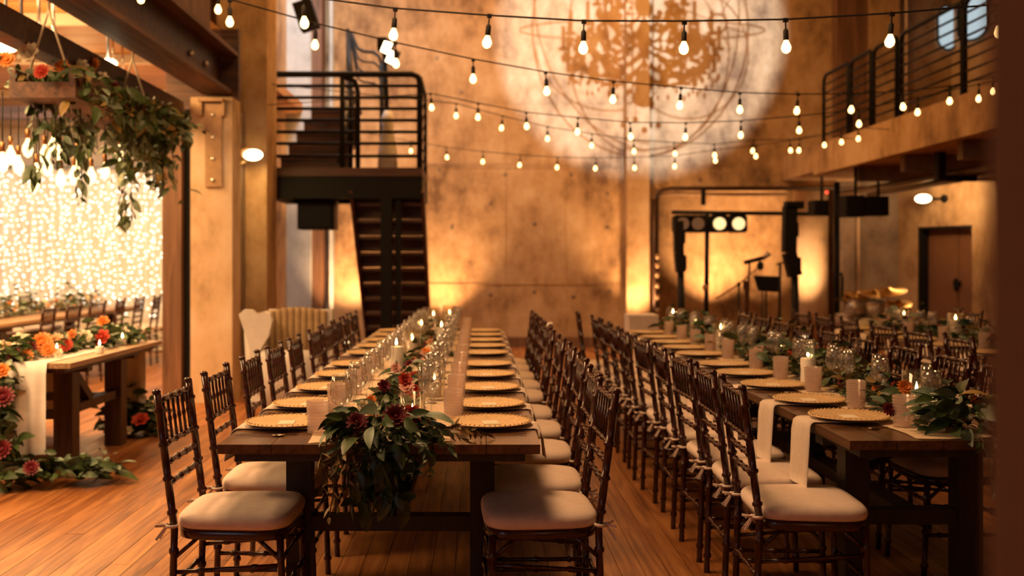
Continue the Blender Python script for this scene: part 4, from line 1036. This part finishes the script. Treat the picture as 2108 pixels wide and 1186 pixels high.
# feathery sprays: (start, end) polylines with small leaves
def spray(parent, pts, n, mat, kind='S', s=1.0, stem=.0022, asparts=True, mbs=None):
    pts = [Vector(p) for p in pts]
    part('stem', MB().tube(pts, stem, 5), 'stem', parent)
    for k in range(n):
        t = (k + G.random()) / n * (len(pts) - 1); i = min(int(t), len(pts) - 2); p = pts[i].lerp(pts[i + 1], t - i); d = (pts[i + 1] - pts[i]).normalized()
        side_ = Vector((G.uniform(-1, 1), G.uniform(-1, .4), G.uniform(-.6, .6))); dd = d * .7 + side_
        if asparts: put('leaf', leaf_me(kind, G.randrange(3), mat), parent, p, dir_mat(p, dd, G).to_euler(), scale=s * G.uniform(.7, 1.2))
        else: stuff_leaves(mbs, p, dd, G, kind, s * G.uniform(.7, 1.2))
for (a, b2, c2) in (((-.42, 3.5, .80), (-.47, 3.44, .70), (-.50, 3.42, .52)), ((-.46, 3.5, .78), (-.50, 3.44, .68), (-.47, 3.42, .56)), ((-.38, 3.5, .80), (-.44, 3.43, .70), (-.44, 3.42, .60)), ((-.5, 3.55, .80), (-.53, 3.45, .73), (-.52, 3.43, .62))):
    spray(gd, (a, b2, c2), 16, 'leaf_olive', s=1.0)
for (a, b2, c2) in (((-.22, 3.52, .80), (-.13, 3.46, .79), (-.08, 3.44, .73)), ((-.2, 3.55, .82), (-.10, 3.5, .80), (-.03, 3.47, .77)), ((-.24, 3.5, .80), (-.18, 3.44, .76), (-.16, 3.42, .68)), ((-.2, 3.58, .80), (-.08, 3.58, .80), (.02, 3.62, .775))):
    spray(gd, (a, b2, c2), 20, 'leaf_olive' if a[0] > -.21 else 'leaf', s=.95)
ds = MB()
for k in range(620):   # dense dark inner foliage
    a = G.uniform(0, 2 * PI); r = .16 * math.sqrt(G.random()); x = -.33 + r * math.cos(a) * 1.05; y = 3.62 + r * math.sin(a) * .8
    z = TZ + .005 + G.random() * .06
    if G.random() < .35: y = 3.49 + G.uniform(-.03, .0); z = G.uniform(.56, .77); x = -.34 + G.gauss(0, .07) * (1 if z > .65 else .6)
    stuff_leaves(ds, (x, y, z), (math.cos(a), -.5, G.uniform(-.8, .5)), G, G.choice('LSS'), G.uniform(.5, .9))
part('foliage', ds, 'leaf', gd, kind='stuff')
for (px, py, Y, r, c_, kd) in ((738, 872, 3.53, .042, 'burgundy', 'dahlia'), (815, 862, 3.55, .050, 'burgundy', 'dahlia'), (846, 858, 3.62, .040, 'red', 'rose'), (790, 797, 4.15, .030, 'burgundy', 'rose'), (833, 784, 4.25, .032, 'red', 'rose'),
                               (815, 760, 4.6, .026, 'pink', 'rose'), (765, 825, 3.95, .022, 'orange', 'rose'), (748, 838, 3.9, .026, 'cream', 'rose'), (730, 905, 3.5, .02, 'burgundy', 'rose')):
    flower(gd, P(px, py, Y), r, c_, kd, (G.uniform(-.3, .3), -.8, .5))
# --- table garlands
def table_garland(name, label, xc, y0, y1, hw, n, cols, nf, big=.0, hgt=.10):
    t = thing(name, label, 'garland'); mb = MB(); mp = MB(); mo = MB()
    for k in range(n):
        y = G.uniform(y0, y1); x = xc + G.gauss(0, hw * .5) + .03 * math.sin(y * 4); z = TZ + .012 + abs(G.gauss(0, hgt * .55))
        a = G.uniform(0, 2 * PI); q = G.random()
        stuff_leaves(mb if q < .6 else mp if q < .85 else mo, (x, y, z), (math.cos(a), math.sin(a), G.uniform(-.1, .7)), G, G.choice('LLS'), G.uniform(.5, 1.0))
    part('foliage', mb, 'leaf', t, kind='stuff'); part('pale_foliage', mp, 'leaf_pale', t, kind='stuff'); part('olive_foliage', mo, 'leaf_olive', t, kind='stuff')
    part('main_stem', MB().tube([(xc + .03 * math.sin((y0 + (y1 - y0) * k / 40) * 4), y0 + (y1 - y0) * k / 40, TZ + .012) for k in range(41)], .006, 6), 'stem', t)
    for k in range(nf):
        y = y0 + (y1 - y0) * (k + G.random()) / nf; x = xc + G.uniform(-hw, hw) * .8
        flower(t, (x, y, TZ + .03 + G.random() * hgt * .7), G.uniform(.024, .040), G.choice(cols), G.choice(('dahlia', 'rose')), (G.uniform(-.5, .5), -.7, .6))
    return t
WC = ('orange', 'peach', 'cream', 'burgundy', 'red', 'pink')
table_garland('table_garland', 'green garland with peach and cream flowers along the middle of the centre table', -.34, 3.75, 9.3, .085, 1300, WC, 60, hgt=.07)
table_garland('table_garland', 'green garland with orange and burgundy flowers along the middle of the right table', 1.76, 3.75, 9.2, .085, 2600, WC, 56, hgt=.13)
table_garland('table_garland', 'dark green garland with red and orange flowers on the third table', 3.72, 6.0, 9.5, .09, 1000, ('orange', 'red', 'burgundy', 'cream'), 26, hgt=.13)
table_garland('table_garland', 'small green arrangements along the side-room guest table', -5.27, 10.3, 14.2, .12, 900, ('orange', 'cream', 'peach'), 18, hgt=.22)
# green end of the right table (leaves at near right)
ge = thing('cascading_garland', 'big-leafed greenery at the near end of the right table', 'garland')
gdb = gd; 
for k in range(120):
    a = G.uniform(0, 2 * PI); r = G.uniform(.02, .15); p = Vector((1.78 + r * math.cos(a), 3.74 + r * math.sin(a) * .8, TZ + .02 + G.random() * .13 - max(0, r - .1) * .3))
    put('leaf', leaf_me('L', G.randrange(3), G.choice(('leaf', 'leaf', 'leaf_pale'))), ge, p, dir_mat(p, (math.cos(a), math.sin(a) - .2, G.uniform(-.3, .6)), G).to_euler(), scale=G.uniform(.6, 1.1))
for k in range(5):
    p = Vector((1.80 + G.uniform(-.1, .12), 3.56, TZ + .02)); spray(ge, (p, p + Vector((.02, -.05, -.06)), p + Vector((.03, -.06, -.16 - .05 * G.random()))), 12, 'leaf', 'S', 1.2)
for (px, py, Y, r, c_) in ((1862, 800, 4.0, .035, 'orange'), (1830, 845, 3.9, .03, 'burgundy'), (1845, 800, 4.3, .03, 'red'), (1800, 780, 4.5, .032, 'peach')):
    flower(ge, P(px, py, Y), r, c_, 'dahlia', (0, -.8, .5))
# --- head table garland (big flowers), drop and floor trail
hg = thing('head_table_garland', 'lush garland of orange and burgundy dahlias on the head table trailing to the floor', 'garland')
path = [P(272, 692, 8.0), P(215, 700, 7.6), P(150, 712, 7.2), P(90, 724, 6.9), P(40, 735, 6.6), P(14, 750, 6.35), P(4, 800, 6.22), P(-2, 870, 6.2), P(4, 930, 6.2), P(20, 975, 6.2), P(70, 990, 6.25), P(130, 990, 6.3), P(180, 985, 6.35), P(228, 978, 6.4)]
for i, p in enumerate(path):
    if i < 6: p.z = TZ + .03
    if i > 8: p.z = .05
mb = MB(); mp = MB()
for i in range(len(path) - 1):
    n = int((path[i + 1] - path[i]).length * 420)
    for k in range(n):
        p = path[i].lerp(path[i + 1], G.random()); sp = .05
        p = p + Vector((G.gauss(0, sp), G.gauss(0, sp), abs(G.gauss(0, .05)) if (i < 5 or i > 8) else G.gauss(0, .05)))
        if i > 8: p.z = max(p.z, .012)
        a = G.uniform(0, 2 * PI); stuff_leaves(mb if G.random() < .8 else mp, p, (math.cos(a), math.sin(a), G.uniform(0 if i > 8 else -.6, .5)), G, G.choice('LLS'), G.uniform(.8, 1.3))
part('foliage', mb, 'leaf', hg, kind='stuff'); part('pale_foliage', mp, 'leaf_pale', hg, kind='stuff')
for k in range(28):
    p = path[0].lerp(path[0], 0); i = G.randrange(9, 13); p = path[i].lerp(path[min(i + 1, 13)], G.random()) + Vector((G.uniform(-.1, .1), G.uniform(-.1, .05), .05))
    put('leaf', leaf_me('L', G.randrange(3), G.choice(('leaf', 'leaf_pale'))), hg, p, dir_mat(p, (G.uniform(-1, 1), G.uniform(-1, .2), .3), G).to_euler(), scale=G.uniform(1.3, 2.0))
for (px, py, Y, r, c_, kd) in ((10, 722, 6.6, .06, 'peach', 'rose'), (62, 722, 6.55, .06, 'burgundy', 'dahlia'), (88, 708, 6.7, .075, 'orange', 'dahlia'), (52, 738, 6.45, .06, 'orange', 'dahlia'), (30, 735, 6.4, .06, 'burgundy', 'dahlia'), (118, 705, 6.9, .06, 'peach', 'dahlia'), (137, 713, 6.9, .05, 'red', 'dahlia'), (100, 722, 6.6, .055, 'orange', 'dahlia'),
                               (175, 695, 7.3, .055, 'cream', 'rose'), (212, 697, 7.4, .065, 'red', 'rose'), (150, 690, 7.2, .04, 'orange', 'rose'), (120, 728, 6.6, .035, 'cream', 'rose'), (213, 664, 7.9, .05, 'orange', 'rose'), (40, 700, 7.0, .05, 'cream', 'rose'),
                               (8, 820, 6.1, .07, 'burgundy', 'dahlia'), (8, 928, 6.1, .065, 'burgundy', 'dahlia'), (6, 765, 6.2, .05, 'orange', 'rose'), (65, 965, 6.1, .05, 'burgundy', 'dahlia')):
    flower(hg, P(px, py, Y), r, c_, kd, (G.uniform(-.2, .2), -.8, .5))
fg = thing('floor_garland', 'greenery with a red flower lying under the far end of the head table', 'garland')
mb = MB()
for k in range(420):
    p = Vector((XA(268, 8.1) + G.gauss(0, .10), 8.15 + G.gauss(0, .08), .02 + abs(G.gauss(0, .12)))); a = G.uniform(0, 6.28); stuff_leaves(mb, p, (math.cos(a), math.sin(a), G.uniform(-.1, .6)), G, 'L', G.uniform(.9, 1.5))
part('foliage', mb, 'leaf', fg, kind='stuff'); flower(fg, P(290, 868, 7.95), .07, 'red', 'rose'); flower(fg, P(262, 890, 7.95), .05, 'cream', 'rose')

# --- hanging installation with bulbs over the head table
hi = thing('hanging_flower_installation', 'hanging wooden trough overflowing with greenery and flowers above the head table', 'flower installation')
part('trough', MB().box((-2.98, 6.5, 2.42), (-2.56, 8.5, 2.52)).box((-2.98, 6.5, 2.52), (-2.94, 8.5, 2.60)).box((-2.60, 6.5, 2.52), (-2.56, 8.5, 2.60)), 'beam', hi)
for (x, y) in ((-2.77, 6.6), (-2.77, 8.2)):
    for dx in (-.14, .14): part('rope', MB().tube([(x + dx, y, 2.55), (x, y, 3.0), (x, y, 3.72)], .008, 6), 'rope', hi)
mb = MB(); mp = MB(); mo = MB()
for k in range(3000):
    y = G.uniform(6.5, 8.8); x = -2.78 + G.gauss(0, .12); z = 2.53 + abs(G.gauss(0, .07))
    if G.random() < .3: x = -2.54 + G.gauss(0, .05); z = G.uniform(2.38, 2.62)
    if y < 7.2 and G.random() < .6: continue
    if G.random() < .16: x = -2.72 + G.gauss(0, .12); y = G.uniform(7.7, 8.9); z = 2.55 - abs(G.gauss(0, .25))
    a = G.uniform(0, 6.28); q = G.random(); stuff_leaves(mb if q < .66 else mp if q < .83 else mo, (x, y, z), (math.cos(a), math.sin(a), G.uniform(-1, .5)), G, G.choice('LLS'), G.uniform(.8, 1.4))
for k in range(26):  # hanging tendrils
    x = -2.76 + G.uniform(-.22, .16); y = G.uniform(6.7, 8.9); l = G.uniform(.15, .55) + (.3 if k > 20 else 0)
    for q in range(int(l * 60)):
        zz_ = 2.5 - l * G.random(); stuff_leaves(G.choice((mb, mp)), (x + G.gauss(0, .02), y + G.gauss(0, .02), zz_), (G.uniform(-1, 1), G.uniform(-1, 1), -.8), G, G.choice('LS'), G.uniform(.8, 1.3))
    part('tendril', MB().tube([(x, y, 2.55), (x + .02, y, 2.5 - l)], .004, 5), 'stem', hi)
part('foliage', mb, 'leaf', hi, kind='stuff'); part('pale_foliage', mp, 'leaf_pale', hi, kind='stuff'); part('olive_foliage', mo, 'leaf_olive', hi, kind='stuff')
for (px, py, Y, r, c_, kd) in ((62, 112, 6.5, .075, 'cream', 'rose'), (88, 150, 6.4, .055, 'red', 'dahlia'), (14, 125, 6.6, .06, 'orange', 'dahlia'), (130, 140, 6.9, .055, 'orange', 'rose'), (192, 138, 7.6, .07, 'orange', 'dahlia'), (168, 138, 7.3, .055, 'cream', 'rose'), (210, 165, 7.5, .06, 'cream', 'rose'), (230, 182, 7.7, .06, 'burgundy', 'rose'), (175, 170, 7.2, .05, 'peach', 'rose'), (30, 60, 6.6, .05, 'orange', 'rose')):
    flower(hi, P(px, py, Y), r, c_, kd, (G.uniform(-.2, .2), -.8, .3))
eb = [(22, 320), (57, 305), (38, 340), (75, 355), (98, 345), (123, 318), (125, 368), (152, 360), (188, 362), (216, 352), (244, 315), (5, 335), (92, 318), (160, 330), (70, 378), (110, 300)]
bm1 = MB().lathe([(.010, 0), (.014, -.02), (.034, -.06), (.036, -.085), (.024, -.12), (.003, -.135)], 12, caps=False).mesh('bulb', M['bulb_hot'])
sm1 = MB().lathe([(.006, .06), (.016, .05), (.016, 0), (.012, -.004)], 10).mesh('socket', M['copper'])
eb.sort()
NUM = ['first', 'second', 'third', 'fourth', 'fifth', 'sixth', 'seventh', 'eighth', 'ninth', 'tenth', 'eleventh', 'twelfth', 'thirteenth', 'fourteenth', 'fifteenth', 'sixteenth']
for i, (px, py) in enumerate(eb):
    Y = 6.5 + (px / 250) * 1.5 + G.uniform(-.3, .3); c = P(px, py, Y); c.z += .07
    t = thing('edison_bulb', 'glowing bare bulb, %s from the left below the flower trough' % NUM[i], 'bulb', c, 0, 'bare bulbs hanging below the flower trough')
    put('bulb', bm1, t); put('socket', sm1, t); part('cord', MB().tube([(0, 0, .05), (0, 0, 2.42 - c.z)], .004, 5), 'cable', t)
# bright track lamps on the dark timber
for i, (px, py, Y) in enumerate(((44, 82, 6.8), (222, 130, 8.2), (12, 98, 7.0))):
    c = P(px, py, Y)
    t = thing('track_lamp', ['bright oval track lamp behind the cream rose at the top left', 'bright track lamp under the dark timber right of the flowers', 'small bright lamp at the left picture edge above the flowers'][i], 'lamp', c, 0)
    part('lens', MB().ball((0, 0, 0), .06, 12, 8, (1.3, 1, .6)), 'lamp_on', t); part('stem', MB().tube([(0, 0, .03), (0, 0, 3.7 - c.z)], .012, 6), 'steel', t)
for i, (px, py, Y) in enumerate(((80, 60, 8.0), (110, 75, 8.3), (232, 130, 10.5), (252, 150, 11), (355, 200, 13.5), (370, 212, 13.6))):
    c = P(px, py, Y)
    t = thing('ceiling_spotlight', 'small white spotlight on a thin rod, %s one from the left under the board ceiling' % ORD[i].replace('nearest', 'first'), 'spotlight', c, 0, 'small ceiling spotlights in the side room')
    part('lens', MB().ball((0, 0, 0), .035, 8, 6, (1, 1, .7)), 'lamp_on', t); part('stem', MB().tube([(0, 0, .03), (0, 0, 3.69 - c.z)], .014, 6), 'bolt', t)

# ================================================================== light curtain
lc = thing('light_curtain', 'glowing cream curtain covered with fairy lights on the far side-room wall', 'curtain')
vs = []; fs = []; n = 330; zc = 2.80
for k in range(n + 1):
    x = -9.8 + 6.3 * k / n; y = 15.62 + .05 * math.sin(k * .83) + .02 * math.sin(k * .31)
    vs += [(x, y, .02), (x, y, zc)]
for k in range(n): a = k * 2; fs.append((a, a + 2, a + 3, a + 1))
part('drape', MB().add(vs, fs, True), 'curtain', lc)
part('rod', MB().tube([(-9.9, 15.6, zc + .01), (-3.4, 15.6, zc + .01)], .02, 8), 'steel', lc)
fm = MB().ball((0, 0, 0), .012, 6, 4).mesh('fairy_bulb', M['fairy']); big = MB(); cnt = 0
for k in range(60):
    x = -8.9 + k * .085 + G.uniform(-.012, .012)
    zz_ = zc - .05 - G.random() * .15
    while zz_ > .55:
        xx = x + G.uniform(-.045, .045)
        inside = XA(-30, 15.5) < xx < XA(345, 15.5)
        if inside:
            if cnt < 280 and G.random() < .22: put('fairy_bulb', fm, lc, (xx, 15.53, zz_)); cnt += 1
            else: big.ball((xx, 15.53, zz_), .012, 5, 4)
        zz_ -= G.uniform(.06, .11)
part('fairy_lights', big, 'fairy', lc, kind='stuff')

# ================================================================== string lights
slb = MB().lathe([(.009, .0), (.012, -.008), (.022, -.030), (.0245, -.042), (.020, -.058), (.009, -.067), (.001, -.069)], 14, caps=False).mesh('bulb', M['bulb'])
sls = MB().lathe([(.004, .058), (.008, .050), (.013, .045), (.014, .0), (.012, -.004)], 10).mesh('socket', M['cable'])
slh = MB().box((-.012, -.008, .085), (.012, .008, .105)).tube([(0, 0, .055), (0, 0, .09)], .004, 6).mesh('hanger', M['cable'])
def string(label, pts, ends):
    t = thing('string_light', label, 'string lights', (0, 0, 0), 0, 'strings of bulbs across the hall')
    ps = []
    for (px, py, Y) in pts:
        p = P(px, py, Y) + Vector((0, 0, .045)); ps.append(p + Vector((0, 0, .1)))
        s = put('socket', sls, t, p, (G.uniform(-.08, .08), G.uniform(-.1, .1), 0)); put('bulb', slb, s); put('hanger', slh, s)
    ps = [Vector(ends[0])] + ps + [Vector(ends[1])]
    part('cable', MB().tube(ps, .005, 5), 'cable', t)
def seq(l, Y0_, Y1_): return [(x, y, Y0_ + (Y1_ - Y0_) * i / (len(l) - 1)) for i, (x, y) in enumerate(l)]
string('nearest string of bulbs crossing the top of the hall', seq([(626, 50), (811, 75), (1004, 90), (1201, 102), (1408, 103), (1618, 100), (1833, 88), (2056, 70)], 5.3, 5.0), (P(380, -40, 5.5), P(2200, 20, 5.2)))
string('second string of bulbs running from the top left down to the balcony', seq([(473, 48), (649, 95), (815, 133), (974, 165), (1125, 190), (1262, 207), (1400, 219), (1523, 228), (1641, 230), (1753, 228), (1858, 222), (1955, 210), (2046, 190)], 6.2, 9.6), (P(440, -10, 6.0), (XB, 9.4, 3.0)))
string('third string of bulbs below the projected chandelier', seq([(888, 223), (984, 243), (1084, 262), (1189, 273), (1298, 283), (1411, 284), (1525, 280), (1645, 270), (1768, 257), (1889, 233), (2015, 205)], 10.0, 9.6), ((-2.4, 11.3, 3.1), (XB, 9.3, 3.05)))
string('fourth string of bulbs hanging in front of the far wall', seq([(939, 240), (1033, 265), (1127, 287), (1218, 301), (1305, 313), (1389, 318), (1471, 321), (1550, 312), (1627, 311), (1697, 300)], 11.3, 13.2), ((-2.3, 11.4, 3.35), (XB, 13.4, 2.98)))
string('lowest string of small bulbs hanging before the far wall', seq([(846, 312), (920, 325), (994, 334), (1070, 341), (1147, 346), (1226, 348), (1306, 347), (1389, 344), (1472, 332), (1556, 323), (1645, 311), (1732, 294), (1767, 287)], 14.2, 12.4), ((-2.25, 13.4, 3.2), (XB, 12.2, 2.95)))
t = thing('string_light', 'single hanging bulb at the top left corner of the pier', 'string lights', (0, 0, 0), 0, 'strings of bulbs across the hall')
for px, py, Y in ((449, 22, 7.0), (290, 0, 6.5)):
    p = P(px, py, Y) + Vector((0, 0, .045)); s = put('socket', sls, t, p); put('bulb', slb, s); put('hanger', slh, s)
part('cable', MB().tube([P(290, 0, 6.5) + Vector((0, 0, .145)), P(449, 22, 7.0) + Vector((0, 0, .145)), P(470, 0, 8.0)], .005, 5), 'cable', t)

# ================================================================== settees behind the left chairs
wc = thing('wing_settee', 'white wingback settee with tan channelled lining behind the left row of chairs', 'settee', (-1.78, 8.6, 0), 0)
wing = [(-.06, .36), (-.04, .62), (-.12, .86), (-.15, .95), (-.11, .99), (-.04, .985), (.0, .94), (.05, .975), (.10, .96), (.12, .90), (.09, .78), (.02, .66), (.03, .52), (.05, .36)]
part('wing', MB().prism(wing, -.04, .04, Matrix.Translation((0, -.32, 0)) @ Matrix.Rotation(PI / 2, 4, 'X')), 'white_fabric', wc)
part('backrest', MB().rings([[(-.10, -.28, .3), (-.02, -.28, .3), (-.02, .34, .3), (-.10, .34, .3)], [(-.13, -.28, .92), (-.06, -.28, .95), (-.06, .34, .95), (-.13, .34, .92)]]), 'white_fabric', wc)
for k in range(9):
    x = -.02 + k * .056; part('channel', MB().rings([[(x + .029 * math.cos(a), .33 + .028 * math.sin(a), z) for a in [2 * PI * q / 10 for q in range(10)]] for z in (.44, .93, .98 - .004 * (k - 4) ** 2 * .5)]), 'tan_fabric', wc)
part('far_side', MB().box((-.06, .36, .22), (.50, .41, .96)), 'white_fabric', wc)
part('seat', MB().box((-.08, -.30, .24), (.50, .30, .47)), 'white_fabric', wc)
part('near_arm', MB().rings([[(.02, -.36, .2), (.50, -.36, .2), (.50, -.29, .2), (.02, -.29, .2)], [(.02, -.37, .60), (.48, -.37, .60), (.48, -.28, .60), (.02, -.28, .60)], [(.03, -.35, .66), (.46, -.35, .66), (.46, -.30, .66), (.03, -.30, .66)]]), 'white_fabric', wc)
for x, y in ((-.05, -.3), (-.05, .33), (.45, -.3), (.45, .33)): part('leg', MB().tube([(x, y, 0), (x, y, .24)], [.015, .025], 8), 'chair_wood', wc)
# white block on the floor by the far wall and side table
bx = P(1126, 668, 16.0)
t = thing('white_box', 'small white boxed speaker standing at the far wall between the tables', 'box', (bx.x, 16.0, 0))
part('body', MB().box((-.08, -.08, .02), (.08, .08, .42)), 'white_fabric', t); part('foot', MB().box((-.09, -.09, 0), (.09, .09, .02)), 'black', t)
t = thing('service_table', 'small cloth-covered side table at the foot of the lit pilaster', 'table', (XA(1320, 12.0), 12.0, 0))
part('cloth', MB().box((-.17, -.2, .55), (.17, .2, .76)), 'white_fabric', t)
for x in (-.14, .14):
    for y in (-.17, .17): part('leg', MB().tube([(x, y, 0), (x, y, .56)], .015, 6), 'chair_wood', t)
# stage edge strip / step in front of the far wall
# dark blurred post close to the camera on the right
struct('pillar_near', MB().prism([(.2985, .60), (.62, .60), (.62, .82), (.410, .82)], 0, 7.0), 'near_post')
